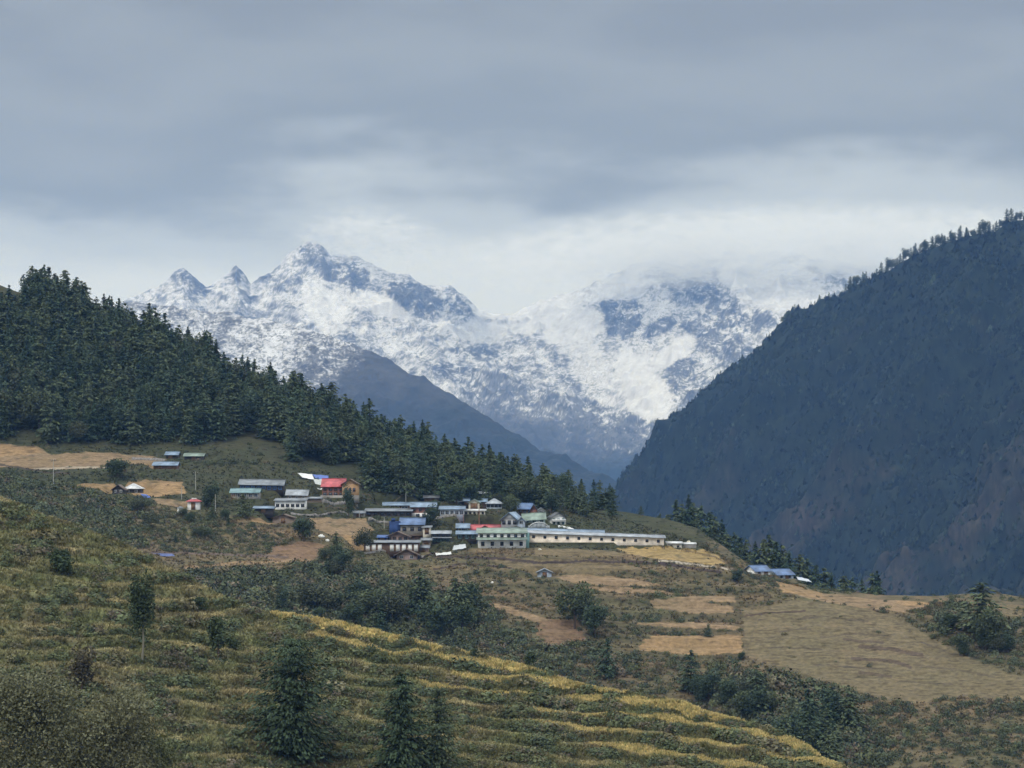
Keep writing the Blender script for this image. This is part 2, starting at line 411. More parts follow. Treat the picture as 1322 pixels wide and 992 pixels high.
for p in terrB: tw = np.maximum(tw, inpoly(px0, py0, p).astype(float))
tw = np.maximum(tw, .35 * (perlin(px0 / 130, py0 / 60, 55) > 0))
sawB = np.where(fB < .6, fB / .6, (1 - fB) / .4)
SB.Z += inF * tw * .32 * TB * SB.Y / F * (sawB - .5) * (SB.SS < 3.0)
py0 = SB.py()
n1 = fbm(px0 / 110, py0 / 50, 4, 61); n2 = .6 * fbm(px0 / 12, py0 / 2.4, 3, 62) + .7 * perlin(px0 / 48, py0 / 2.6 + .4 * fbm(px0 / 60, py0 / 30, 2, 66), 64); n3 = fbm(px0 / 30, py0 / 11, 3, 63)
bg = np.array([.100, .096, .054]); bb = np.array([.138, .104, .066]); bt = np.array([.185, .135, .075]); dk = np.array([.045, .052, .032])
colB = mixc(bg, bb, np.clip(.5 + 1.0 * n1 + .5 * n3, 0, 1))
colB = mixc(colB, bt, np.clip(.8 * n3 + .35 * n1, 0, .6))
riserB = np.clip(1 - np.abs(fB - .8) / .24, 0, 1) * tw
colB = mixc(colB, dk, np.clip(riserB * (.55 + .6 * n3), 0, .8))
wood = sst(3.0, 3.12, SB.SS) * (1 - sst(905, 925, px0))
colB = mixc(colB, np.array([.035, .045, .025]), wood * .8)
T_TAN = (.24, .172, .104); T_OR = (.275, .185, .098); T_GOLD = (.31, .225, .10); T_BR = (.145, .120, .072); T_SOIL = (.19, .125, .080); T_GR = (.15, .12, .070)
FIELDS = [
 ([(-300, 574), (0, 573), (50, 577), (62, 586), (130, 584), (195, 589), (215, 594), (205, 600), (160, 599), (120, 604), (60, 607), (0, 603), (-300, 606)], T_TAN),
 ([(-300, 577), (0, 575), (48, 579), (58, 586), (0, 590), (-300, 590)], T_OR),
 ([(92, 627), (118, 624), (150, 625), (190, 620), (236, 622), (240, 638), (195, 641), (150, 638), (120, 630)], T_OR),
 ([(195, 643), (246, 648), (243, 656), (205, 651)], T_TAN),
 ([(322, 668), (358, 670), (352, 678), (328, 675)], T_OR),
 ([(398, 669), (470, 671), (482, 684), (470, 694), (430, 692), (408, 683)], T_TAN),
 ([(352, 706), (398, 699), (424, 706), (408, 722), (372, 727), (345, 722)], T_SOIL),
 ([(440, 690), (500, 694), (506, 706), (480, 712), (455, 706)], T_OR),
 ([(795, 708), (870, 709), (925, 716), (942, 731), (905, 728), (850, 722), (812, 716)], T_GOLD),
 ([(690, 707), (790, 711), (812, 718), (740, 719), (690, 716)], T_GR),
 ([(700, 744), (750, 741), (815, 748), (862, 756), (790, 757), (742, 753)], T_TAN),
 ([(738, 757), (800, 758), (862, 763), (870, 768), (800, 766)], T_TAN),
 ([(838, 776), (880, 770), (948, 770), (950, 778), (905, 777), (948, 784), (948, 791), (900, 793), (845, 786)], T_TAN),
 ([(815, 806), (850, 803), (900, 804), (954, 809), (952, 814), (880, 811)], T_TAN),
 ([(830, 827), (850, 821), (958, 821), (958, 843), (900, 846), (825, 840)], T_OR),
 ([(960, 785), (1040, 776), (1110, 784), (1165, 800), (1200, 822), (1235, 842), (1300, 868), (1340, 880), (1340, 905), (1230, 900), (1180, 908), (1110, 895), (1040, 872), (960, 846)], T_BR),
 ([(1000, 758), (1040, 766), (1110, 768), (1212, 770), (1198, 784), (1165, 790), (1100, 783), (1040, 772)], T_TAN),
 ([(1000, 750), (1060, 765), (1070, 775), (1010, 765)], T_OR),
 ([(1150, 771), (1214, 770), (1196, 784), (1160, 781)], T_OR),
 ([(600, 776), (640, 779), (700, 797), (730, 812), (700, 806), (640, 786)], T_TAN),
 ([(700, 800), (745, 800), (760, 830), (712, 835), (690, 818)], T_SOIL),
 ([(620, 718), (700, 722), (790, 722), (830, 735), (760, 742), (660, 735)], T_GR),
 ([(1240, 775), (1322, 778), (1322, 800), (1265, 800)], T_GR),
]
wob = 4.5 * fbm(px0 / 20, py0 / 8, 4, 71)
for poly, c in FIELDS:
    m = inpoly(px0 + wob * 1.6, py0 + wob * .7, poly) & (SB.SS < 4.1)
    t = np.where(m, .84 + .3 * n1, 0.) * np.clip(1.05 - .6 * sst(.2, .5, n3 + .3 * n2), 0, 1)
    colB = mixc(colB, np.array(c), t)
for pts, wd, c in [([(40, 607), (100, 603), (140, 604)], 1.3, (.30, .26, .20)), ([(240, 733), (300, 728), (400, 723)], 1.8, T_TAN), ([(195, 713), (300, 716), (372, 720)], 1.5, (.13, .10, .085)),
                   ([(540, 717), (640, 721), (700, 727), (760, 724), (850, 727), (930, 739)], 1.8, (.052, .040, .040)), ([(560, 735), (600, 728), (660, 733)], 1.2, (.06, .045, .04)),
                   ([(850, 724), (900, 729), (945, 736)], 1.0, (.38, .34, .28)), ([(960, 795), (1010, 790), (1040, 789)], 1.0, (.07, .05, .04)), ([(920, 700), (970, 738), (1005, 752)], 1.3, (.27, .2, .13)),
                   ([(1110, 835), (1150, 838), (1190, 846)], 2.6, (.085, .065, .050)), ([(1100, 850), (1150, 853), (1175, 861)], 2.0, (.085, .065, .050)), ([(1110, 868), (1150, 874)], 2.0, (.09, .07, .050)), ([(1090, 826), (1140, 830)], 1.6, (.09, .07, .05)),
                   ([(0, 600), (60, 610), (90, 612)], 1.2, (.06, .05, .04)), ([(380, 735), (470, 738), (540, 745)], 1.2, (.15, .12, .09))]:
    d = line_dist(px0, py0 + wob * .5, pts)
    colB = mixc(colB, np.array(c), np.where(d < wd, .9, 0.) * (SB.SS < 4.1))
colB = colB * (1 + .22 * n2 + .12 * n3)[..., None]
for pts in ([(1010, 800), (1060, 797), (1120, 802)], [(1000, 815), (1050, 813)], [(1060, 822), (1110, 818), (1150, 822)], [(985, 835), (1060, 838)], [(1050, 858), (1110, 862), (1150, 866)], [(1180, 858), (1240, 866), (1290, 876)], [(1160, 880), (1230, 884)], [(1190, 830), (1235, 846)]):
    d = line_dist(px0, py0 + wob * .7, pts); colB = mixc(colB, np.array([.085, .07, .05]), np.where(d < 1.1 + .8 * n3, .7, 0.) * (SB.SS < 4.1))
dash = sst(.30, .60, perlin(px0 / 16, py0 / 1.9, 68) + .35 * fbm(px0 / 60, py0 / 20, 2, 69))
colB = colB * (1 - .38 * dash)[..., None]
COL_B, PX_B, PY_B = colB, px0, py0

# ------------------------------------------------------------------ terrain: the dark wooded mountain
uC = np.arange(640, 2000, 2.0)
Cc = [(640, 780, 3700), (740, 706, 3620), (790, 655, 3520), (800, 617, 3480), (830, 577, 3430), (870, 535, 3380), (900, 510, 3350), (950, 474, 3300), (1000, 430, 3250), (1020, 408, 3230), (1050, 394, 3200), (1090, 371, 3160), (1130, 350, 3120), (1190, 320, 3050), (1250, 300, 3000), (1322, 278, 2950), (1500, 205, 2850), (2000, 110, 2750)]
Cb = [(640, 790, 3400), (740, 785, 3300), (800, 785, 3150), (900, 795, 2900), (1000, 805, 2700), (1150, 815, 2450), (1322, 820, 2250), (2000, 860, 2000)]
Ca = [(p, HY - F * ((HY - y) / F * Y - 60) / (Y - 400), Y - 400) for p, y, Y in Cb]
Ck = [(p, HY - F * ((HY - y) / F * Y - 60) / (Y + 150), Y + 150) for p, y, Y in Cc]
Ck2 = [(p, HY - F * ((HY - y) / F * Y - 600) / (Y + 1100), Y + 1100) for p, y, Y in Cc]
SC = Sheet(uC, [Ca, Cb, Cc, Ck, Ck2], [14, 330, 12, 12], smooth=2)
s1 = np.clip(SC.SS - 1, 0, 1)
gq = SC.px - 620 * s1
gul = ridged(gq / 260, s1 * 1.3, 4, 81); gul2 = ridged(gq / 80, s1 * 3, 3, 85)
fade = sst(0, .15, s1) * (1 - .85 * sst(.8, 1.0, s1))
SC.Z += fade * (115 * (gul - .4) + 34 * (gul2 - .4)) + 9 * fbm(SC.X / 60, SC.Y / 60, 4, 88) + 26 * fade * (ridged(gq / 34 + s1 * 2, s1 * 7, 3, 89) - .4) * (1 - .5 * sst(.8, 1., s1))
pyC = SC.py()
nC = fbm(SC.px / 70, pyC / 50, 4, 91); nC2 = fbm(SC.px / 6, pyC / 5, 3, 93)
redw = sst(500, 680, pyC + .22 * (SC.px - 1150) + 90 * nC) * .75 + .25 * sst(.1, .5, nC)
redw = redw * sst(.18, .5, gul + .35 * nC + .25 * (gul2 - .3))
colC = mixc(np.array([.018, .026, .018]), np.array([.052, .044, .037]), np.clip(redw * (.75 + .7 * nC2), 0, 1)) * (1 + .5 * nC2)[..., None]
MAT_C = vcol_mat("mountain_scrub", vscale=.05, vamt=.3)
o = SC.mesh("wooded_mountain", MAT_C, colC); tag(o, kind='structure')

# ------------------------------------------------------------------ terrain: the snow-dusted ridge and the high snow mountain
def snow_sheet(name, S, amp, line, rockf, seed, hand):
    s1 = np.clip(S.SS - 1, 0, len(hand['rows'])); top = hand['top']
    x, y = S.X, S.Y
    big = ridged(x / 900 + .35 * y / 900, y / 1500, 5, seed); med = ridged(x / 260 - .2 * y / 260, y / 420, 4, seed + 9); fine = fbm(x / 55, y / 75, 4, seed + 20)
    f = sst(0, .2, s1) * (1 - .78 * sst(top - .35, top, s1))
    S.Z += amp * f * (big - .45) + .5 * amp * (f * .7 + .3) * (med - .45) + 8.0 * fine + 3.0 * fbm(x / 17, y / 22, 2, seed + 60)
    hand['disp'](S)
    nx, ny, nz_ = S.normals()
    py = S.py(); px = S.px
    steep = 1 - np.abs(nz_)
    k = fbm(px / 55, py / 30, 4, seed + 31); kf = fbm(px / 7 + py / 16, py / 3.6, 3, seed + 33); km = fbm(px / 18, py / 10, 3, seed + 35)
    alt = S.Z; clean = hand['clean'](px, py)
    a = sst(line[0], line[1], alt + line[2] * k + 45 * km + hand['shift'](px, py))
    bias = np.clip(rockf(px, py, k, km, kf), 0, 1.1)
    wx, wy = px + 9 * fbm(px / 14, py / 14, 2, seed + 50), py + 6 * fbm(px / 14, py / 14, 2, seed + 52)
    streak = ridged(wx / 22 + wy / 34, wy / 13 - wx / 60, 4, seed + 36, .66); crag = ridged(wx / 6.5 - wy / 14, wy / 4.6, 3, seed + 38, .6)
    rough = np.clip(.62 + .7 * bias + .8 * (1 - a) - .60 * clean, .06, 1.25)
    patch = .5 + .5 * np.clip(1.6 * k + .8 * km, -1, 1)
    cover = .80 * np.clip(a, 0, 1) - .50 * bias + .50 * clean + .4 * (nz_ - np.median(nz_))
    rib = ridged(x / 150 + y / 900, y / 520, 4, seed + 70, .6)
    v = cover + rough * (.80 * (streak - .36) + .80 * (crag - .36) + .30 * kf - .55 * (med - .36) - .55 * (rib - .34)) - .22 * patch * (1 - np.clip(clean, 0, 1))
    snow = (.14 + .86 * sst(-.02, .78, v)) * sst(.02, .30, a + .12 * km)
    speck = perlin(px / 2.3, py / 1.7, seed + 40) + .6 * perlin(px / 5.5 + py / 9, py / 3.0, seed + 41)
    snow = np.clip(snow * (1 - .85 * np.clip(rough, 0, 1) * sst(.05, .6, speck + .9 * km + .5 * k + .1)), 0, 1)
    rockc = mixc(np.array([.066, .070, .074]), np.array([.038, .042, .045]), np.clip(.5 + km, 0, 1))
    veg = np.array([.016, .024, .024])
    rockc = mixc(rockc, veg, (1 - sst(line[0] - 120, line[0] + 60, alt + 60 * k)))
    c = mixc(rockc, np.array([.54, .565, .60]), snow) * (1 + .08 * kf)[..., None]
    return c
def blobs(px, py, L):
    r = np.zeros(px.shape)
    for cx, cy, rx, ry, an, am in L:
        ca, sa = math.cos(math.radians(an)), math.sin(math.radians(an))
        dx, dy = px - cx, py - cy; X = (dx * ca + dy * sa) / rx; Y = (-dx * sa + dy * ca) / ry
        r = np.maximum(r, am * (1 - sst(.75, 1.25, np.hypot(X, Y) + .30 * fbm(px / 11, py / 9, 3, 5))))
    return r
uE = np.arange(-80, 1420, 1.4)
Ec = [(-80, 440, 9300), (60, 410, 9300), (160, 386, 9300), (185, 378, 9300), (203, 373, 9300), (218, 358, 9300), (228, 349, 9300), (236, 345, 9300), (246, 352, 9300), (258, 366, 9300), (268, 372, 9300), (276, 364, 9300), (288, 354, 9350), (298, 345, 9350), (305, 338, 9350), (315, 350, 9350), (324, 363, 9350), (332, 360, 9400), (352, 347, 9450), (370, 324, 9500), (385, 314, 9500), (400, 307, 9500), (416, 315, 9500), (428, 326, 9500), (445, 325, 9500), (460, 331, 9500), (480, 336, 9500), (500, 347, 9500), (525, 354, 9550), (548, 365, 9600), (575, 369, 9700), (598, 381, 9850), (618, 398, 9950), (634, 403, 10000), (660, 405, 10000), (690, 392, 10000), (740, 374, 9900), (790, 352, 9850), (850, 330, 9800), (885, 338, 9800), (905, 325, 9750), (930, 328, 9720), (950, 312, 9700), (975, 324, 9700), (1005, 318, 9650), (1060, 335, 9600), (1150, 345, 9500), (1420, 345, 9300)]
Em = [(-80, 540, 7800), (150, 500, 7900), (300, 470, 8150), (450, 470, 8300), (560, 470, 8600), (640, 480, 8900), (720, 500, 9000), (800, 515, 8950), (860, 500, 8700), (950, 470, 8300), (1100, 455, 8100), (1420, 450, 8000)]
Eb = [(-80, 660, 6900), (600, 655, 7100), (800, 665, 7100), (1420, 665, 6900)]
Ea = [(p, HY - F * ((HY - y) / F * Y - 60) / (Y - 500), Y - 500) for p, y, Y in Eb]
Ek = [(p, HY - F * ((HY - y) / F * Y - 350) / (Y + 500), Y + 500) for p, y, Y in Ec]
Ek2 = [(p, HY - F * ((HY - y) / F * Y - 1000) / (Y + 1800), Y + 1800) for p, y, Y in Ec]
SE = Sheet(uE, [Ea, Eb, Em, Ec, Ek, Ek2], [12, 190, 330, 14, 10], smooth=1)
E_ROCK = [(435, 352, 42, 12, 25, .75), (400, 330, 20, 15, 0, .5), (350, 364, 20, 8, 30, .6), (455, 360, 22, 20, 60, .8), (542, 388, 32, 19, 20, 1.0), (520, 378, 20, 12, 20, .8), (590, 398, 22, 12, 30, .7), (590, 412, 14, 7, 10, .8),
          (240, 360, 14, 22, -40, .45), (258, 372, 12, 12, 30, .55), (311, 354, 10, 14, -20, .6), (655, 414, 28, 4, 0, .6), (805, 412, 22, 24, 25, .95), (790, 395, 14, 12, 0, .7), (855, 420, 22, 9, -35, .8), (905, 420, 24, 16, 20, .6), (905, 378, 30, 14, 25, .5), (940, 400, 18, 26, 0, .45),
          (930, 440, 34, 26, 35, .7), (975, 415, 30, 14, -15, .55), (890, 490, 30, 24, 20, .95), (900, 520, 24, 22, 0, 1.), (960, 470, 30, 20, -30, .7), (620, 458, 26, 8, 10, .7), (585, 480, 30, 10, 10, .6), (630, 495, 45, 16, 10, .75), (690, 512, 30, 12, 10, .55), (600, 455, 22, 5, 10, .6), (770, 545, 50, 22, 10, .8), (700, 555, 50, 15, 10, .9),
          (655, 540, 40, 14, 20, 1.), (850, 560, 70, 18, 5, 1.), (730, 465, 22, 8, 0, .3), (300, 425, 60, 22, 20, .4), (430, 425, 40, 10, 20, .35), (760, 500, 40, 9, 20, .35)]
def rockE(px, py, k, km, kf):
    return blobs(px, py, E_ROCK) + .10 + .28 * np.clip(km, 0, 1)
def cleanE(px, py):
    return blobs(px, py, [(830, 500, 26, 55, -30, 1), (760, 470, 24, 60, -35, .55), (700, 400, 60, 24, -20, 1), (740, 420, 40, 22, -15, 1), (420, 400, 26, 34, -35, .9), (480, 390, 50, 12, 20, .9), (610, 425, 45, 16, 15, .8), (870, 455, 36, 12, -35, 1), (1000, 370, 60, 34, 20, .9), (660, 400, 50, 30, 0, .8), (950, 360, 20, 12, 0, 1), (800, 375, 40, 12, -10, .8)])
def dispE(S):
    px, py = S.px, S.py(); top = S.SS > 2.4
    S.Z += np.where(S.SS <= 3.0, blobs(px, py, [(r[0], r[1], r[2], r[3], r[4], r[5]) for r in E_ROCK[:19]]) * 26 * (1 - .7 * sst(2.9, 3., S.SS)) * (.5 + ridged(px / 24, py / 30, 3, 7)), 0)
colE = snow_sheet("E", SE, 105, (60, 300, 130), rockE, 101, dict(rows=[1, 1], top=2.0, disp=dispE, clean=cleanE, shift=lambda px, py: 70 * np.exp(-((px - 840) / 90.) ** 2) - 30 * np.exp(-((px - 640) / 60.) ** 2)))
MAT_E = vcol_mat("rock_and_snow", rough=.85, vscale=.02, vamt=.12, bump=6, bscale=.02, spec=.15)
o = SE.mesh("snow_mountain", MAT_E, colE); tag(o, kind='structure')

uD = np.arange(-120, 960, 1.6)
Dc = [(-120, 470, 5700), (40, 430, 5700), (100, 408, 5700), (150, 396, 5700), (165, 391, 5700), (200, 392, 5680), (240, 398, 5660), (290, 402, 5650), (340, 406, 5640), (390, 417, 5620), (430, 431, 5600), (480, 448, 5560), (500, 458, 5540), (520, 474, 5500), (560, 492, 5450), (600, 514, 5380), (650, 545, 5300), (700, 574, 5200), (760, 602, 5100), (800, 622, 5000), (960, 700, 4800)]
Db = [(-120, 650, 4800), (500, 650, 4800), (960, 720, 4500)]
Da = [(p, HY - F * ((HY - y) / F * Y - 60) / (Y - 400), Y - 400) for p, y, Y in Db]
Dk = [(p, HY - F * ((HY - y) / F * Y - 120) / (Y + 250), Y + 250) for p, y, Y in Dc]
Dk2 = [(p, HY - F * ((HY - y) / F * Y - 420) / (Y + 1200), Y + 1200) for p, y, Y in Dc]
SD = Sheet(uD, [Da, Db, Dc, Dk, Dk2], [10, 260, 12, 10], smooth=1)
colD = snow_sheet("D", SD, 60, (170, 400, 60), lambda px, py, k, km, kf: .30 + .25 * np.clip(km, 0, 1), 141,
                  dict(rows=[1], top=1.0, disp=lambda S: None, clean=lambda px, py: 0 * px - .12, shift=lambda px, py: 170 - 1.9 * np.clip(px - 360, 0, 400) + .25 * np.clip(310 - px, 0, 300)))
o = SD.mesh("snowy_ridge", MAT_E, colD); tag(o, kind='structure')

# the valley floor under everything, out past the mountains
def plane(name, x0, x1, y0, y1, z, mat):
    n = 40; xs = np.linspace(x0, x1, n); ys = np.linspace(y0, y1, n)
    V = np.stack(np.meshgrid(xs, ys, indexing='ij'), -1).reshape(-1, 2); V = np.c_[V, z + 3 * fbm(V[:, 0] / 900, V[:, 1] / 900, 2, 1)]
    i = np.arange(n - 1)[:, None] * n + np.arange(n - 1)[None]
    Q = np.stack([i, i + n, i + n + 1, i + 1], -1).reshape(-1, 4)
    return link(name, mesh_quads(name, V, Q, mat, np.tile([.05, .055, .035], (len(V), 1)), True))
tag(plane("ground", -9000, 9000, -1500, 12500, -225, MAT_C), kind='structure')

# air: one even volume round everything that stands on the ground
def box_obj(name, x0, x1, y0, y1, z0, z1, mat):
    V = np.array([(x, y, z) for x in (x0, x1) for y in (y0, y1) for z in (z0, z1)], float)
    Q = np.array([(0, 1, 3, 2), (4, 6, 7, 5), (0, 4, 5, 1), (2, 3, 7, 6), (0, 2, 6, 4), (1, 5, 7, 3)])
    return link(name, mesh_quads(name, V, Q, mat))
HAZE = 6.8e-5
m = bpy.data.materials.new("haze_air"); m.use_nodes = True; t = m.node_tree; t.nodes.clear()
o_ = N('ShaderNodeOutputMaterial', t); v = N('ShaderNodeVolumePrincipled', t)
v.inputs['Color'].default_value = (.20, .44, 1.0, 1); v.inputs['Absorption Color'].default_value = (1, 1, 1, 1)
v.inputs['Density'].default_value = HAZE; v.inputs['Anisotropy'].default_value = 0.1
LK(v.outputs[0], o_.inputs['Volume'], t)
hz = box_obj("haze", -9100, 9100, -1600, 12600, -232, 1010, m); tag(hz, kind='stuff')
# ------------------------------------------------------------------ buildings of the village
class MB:
    def __init__(s): s.V = []; s.Q = []
    def box(s, x0, x1, y0, y1, z0, z1):
        o = len(s.V)
        s.V += [(x, y, z) for x in (x0, x1) for y in (y0, y1) for z in (z0, z1)]
        s.Q += [tuple(o + k for k in q) for q in ((0, 1, 3, 2), (4, 6, 7, 5), (0, 4, 5, 1), (2, 3, 7, 6), (0, 2, 6, 4), (1, 5, 7, 3))]
        return s
    def hexa(s, pts):
        """eight corners: bottom four (ccw), top four"""
        o = len(s.V); s.V += list(pts)
        s.Q += [tuple(o + k for k in q) for q in ((3, 2, 1, 0), (4, 5, 6, 7), (0, 1, 5, 4), (1, 2, 6, 5), (2, 3, 7, 6), (3, 0, 4, 7))]
        return s
    def slab(s, a, b, c, d, t):
        up = lambda p: (p[0], p[1], p[2] + t)
        return s.hexa([a, b, c, d, up(a), up(b), up(c), up(d)])
    def tri_prism(s, p, q, r, dv):
        """triangle p q r extruded by dv, closed with quads"""
        e = lambda a: (a[0] + dv[0], a[1] + dv[1], a[2] + dv[2]); o = len(s.V)
        mid = tuple((p[i] + q[i]) / 2 for i in range(3))
        s.V += [p, mid, q, r, e(p), e(mid), e(q), e(r)]
        s.Q += [tuple(o + k for k in t_) for t_ in ((0, 1, 2, 3), (7, 6, 5, 4), (0, 4, 5, 1), (1, 5, 6, 2), (2, 6, 7, 3), (3, 7, 4, 0))]
        return s
    def build(s, name, mat, parent=None):
        return link(name, mesh_quads(name, np.array(s.V), np.array(s.Q), mat), parent)
def sheet_roof(w_, d_, h, rh, kind, ov=.45, t=.10):
    """roof over a w x d plan whose front wall is at y=0 (toward the camera)"""
    m = MB(); x0, x1, y0, y1 = -w_ / 2 - ov, w_ / 2 + ov, -ov * 1.3, d_ + ov
    dz = rh * ov / (d_ / 2)
    if kind == 'x':
        m.slab((x0, y0, h - dz), (x1, y0, h - dz), (x1, d_ / 2, h + rh), (x0, d_ / 2, h + rh), t)
        m.slab((x0, d_ / 2 + .001, h + rh), (x1, d_ / 2 + .001, h + rh), (x1, y1, h - dz), (x0, y1, h - dz), t)
        m.box(x0, x1, d_ / 2 - .15, d_ / 2 + .15, h + rh + t - .02, h + rh + t + .06)
    elif kind == 'y':
        dz = rh * ov / (w_ / 2)
        m.slab((x0, y0, h - dz), (0, y0, h + rh), (0, y1, h + rh), (x0, y1, h - dz), t)
        m.slab((.001, y0, h + rh), (x1, y0, h - dz), (x1, y1, h - dz), (.001, y1, h + rh), t)
    elif kind == 'shed':
        m.slab((x0, y0, h - .1), (x1, y0, h - .1), (x1, y1, h + rh), (x0, y1, h + rh), t)
    elif kind == 'hip':
        k = min(w_, d_) / 2.2
        m.slab((x0, y0, h), (x1, y0, h), (w_ / 2 - k, d_ / 2, h + rh), (-w_ / 2 + k, d_ / 2, h + rh), t)
        m.slab((-w_ / 2 + k, d_ / 2, h + rh), (w_ / 2 - k, d_ / 2, h + rh), (x1, y1, h), (x0, y1, h), t)
        m.slab((x0, y1, h), (x0, y0, h), (-w_ / 2 + k, d_ / 2 - .01, h + rh), (-w_ / 2 + k, d_ / 2 + .01, h + rh), t)
        m.slab((x1, y0, h), (x1, y1, h), (w_ / 2 - k, d_ / 2 + .01, h + rh), (w_ / 2 - k, d_ / 2 - .01, h + rh), t)
    return m
def wall_mesh(w_, d_, h, rh, kind, z0=-1.6):
    m = MB(); m.box(-w_ / 2, w_ / 2, 0, d_, z0, h)
    if kind == 'x':
        for sx in (-1, 1):
            m.tri_prism((sx * w_ / 2, 0, h), (sx * w_ / 2, d_, h), (sx * w_ / 2, d_ / 2, h + rh), (-sx * .2, 0, 0))
    elif kind == 'y':
        for y in (0, d_ - .2):
            m.tri_prism((-w_ / 2, y, h), (w_ / 2, y, h), (0, y, h + rh), (0, .2, 0))
    elif kind == 'shed':
        m.box(-w_ / 2, w_ / 2, d_ - .2, d_, h, h + rh * .95)
        for sx in (-1, 1):
            m.tri_prism((sx * w_ / 2, 0, h), (sx * w_ / 2, d_, h), (sx * w_ / 2, d_, h + rh * .93), (-sx * .2, 0, 0))
    return m
ROOF = dict(blue=(.13, .21, .38), sky=(.23, .32, .43), teal=(.20, .33, .35), green=(.25, .33, .28), grey=(.22, .25, .28), white=(.62, .64, .64), red=(.50, .11, .12), brown=(.12, .085, .06), dark=(.10, .11, .12), pale=(.36, .40, .44), deep=(.06, .13, .34))
WALL = dict(white=(.80, .81, .79), cream=(.78, .73, .60), pink=(.84, .74, .62), wood=(.13, .085, .06), dark=(.055, .05, .05), mud=(.24, .19, .15), stone=(.24, .23, .21), teal=(.34, .42, .40), bluew=(.40, .47, .55), navy=(.03, .06, .17), brownred=(.20, .10, .08), tan=(.42, .27, .15), grey=(.33, .34, .35), rose=(.32, .24, .22))
def rmat(k): return flat_mat("tin_roof_" + k, ROOF[k], rough=.5, noise=.42, scale=.5, wave=True, spec=.4)
def wmat(k): return flat_mat("wall_" + k, WALL[k], rough=.85, noise=.32, scale=.6)
M_PANE = lambda: flat_mat("window_glass", (.045, .06, .08), rough=.18, noise=.3, scale=1, spec=.5)
M_FR = lambda k='white': flat_mat("frame_" + k, dict(white=(.62, .63, .62), blue=(.12, .24, .55), dark=(.06, .05, .045), wood=(.2, .12, .07), teal=(.2, .36, .36))[k], rough=.6, noise=.1)
def window(root, x, z, w_, h_, fr='white', y=-.03, pane=None):
    m = MB(); b = .09
    m.box(x - w_ / 2 - b, x - w_ / 2, y - .05, y + .10, z - b, z + h_ + b); m.box(x + w_ / 2, x + w_ / 2 + b, y - .05, y + .10, z - b, z + h_ + b)
    m.box(x - w_ / 2, x + w_ / 2, y - .05, y + .10, z + h_, z + h_ + b); m.box(x - w_ / 2, x + w_ / 2, y - .08, y + .10, z - b, z)
    m.box(x - .03, x + .03, y - .035, y + .09, z, z + h_)
    f = m.build('window', M_FR(fr), root)
    MB().box(x - w_ / 2, x + w_ / 2, y, y + .06, z, z + h_).build('pane', pane or M_PANE(), f)
def door(root, x, w_=1.0, h_=2.0, fr='wood', y=-.03, z=0.0):
    m = MB(); m.box(x - w_ / 2 - .1, x - w_ / 2, y - .06, y + .1, z, z + h_ + .1); m.box(x + w_ / 2, x + w_ / 2 + .1, y - .06, y + .1, z, z + h_ + .1); m.box(x - w_ / 2, x + w_ / 2, y - .06, y + .1, z + h_, z + h_ + .1)
    m.box(x - w_ / 2, x + w_ / 2, y - .02, y + .05, z, z + h_)
    d = m.build('door', M_FR(fr), root)
    MB().box(x + w_ * .3, x + w_ * .3 + .05, y - .09, y - .02, z + .95, z + 1.1).build('handle', M_FR('dark'), d)
HSPOT = []
def house(name, label, px0, px1, base, eave, ridge, d, roof, wall, kind='x', yaw=0, wins=None, doors=None, fr='white', cat='house', group=None, roll=0, Y=None, ov=.45, rh=None, back=0, label_only=False):
    """px0..px1 is the front wall, base / eave / ridge are photo rows"""
    pc = (px0 + px1) / 2
    x, Yd, z = SB.ray(pc, base)
    if Y is not None: Yd = Y; x = (pc - CX) / F * Yd; z = SB.at(x, Yd)
    Yd += back
    k = Yd / F; w_ = (px1 - px0) * k / max(.3, math.cos(math.radians(yaw))); h = max(1.2, (base - eave) * k); x = (pc - CX) * k; z = (HY - base) * k
    rh = rh if rh is not None else max(.25, (eave - ridge) * k * (.78 if kind != 'shed' else .62))
    cx, cy = x + math.sin(math.radians(-yaw)) * d / 2, Yd + d / 2
    SB.flatten(cx, cy, w_ + 1.4, d + 1.4, z + .04, 3.5)
    r = empty(name, (x, Yd, z), math.radians(yaw)); r.rotation_euler[1] = math.radians(roll)
    tag(r, label, cat, group, 'thing')
    wall_mesh(w_, d, h, rh, kind).build('wall', wmat(wall), r)
    sheet_roof(w_, d, h + .01, rh + .05, kind, ov).build('roof', rmat(roof), r)
    if wins:
        for (n, za, hh, ww, f_) in wins:      # count, sill height, height, width, frame
            if za + hh > h - .12 and kind != 'y': hh = max(.3, h - .12 - za)
            if za + hh > h + .2: za = max(.1, h - hh)
            for i in range(n):
                window(r, -w_ / 2 + w_ * (i + .5) / n, za, ww, hh, f_)
    for dx in (doors or []):
        door(r, -w_ / 2 + w_ * dx, h_=min(2.0, h - (.25 if kind != 'y' else .0)), fr='wood')
    return r, w_, h, k
V = []  # upper left part
house('small_barn', 'small barn with light blue roof below the pine wood, upper of two blue roofs', 214, 229, 592.5, 589, 584.5, 6, 'sky', 'dark', doors=[.4])
house('long_barn', 'long low barn with light blue roof and dark wall beside the terraced tan field', 198, 228, 606, 603.5, 598.5, 6, 'sky', 'wood', doors=[.3, .7])
house('field_shed', 'narrow shed with pale green roof at the upper edge of the fields', 238, 262, 594, 591, 587, 5, 'green', 'dark', doors=[.5])
house('gabled_hut', 'dark wooden hut with brown gable beside the white roofed house', 145, 160, 638, 632, 625, 5, 'brown', 'dark', kind='y', wins=[(2, .5, .6, .5, 'white')])
house('white_roofed_house', 'house with bright white hipped roof at the edge of an orange field', 160, 181, 637, 632.5, 624, 6, 'white', 'dark', kind='hip', wins=[(2, .3, .6, .6, 'white')])
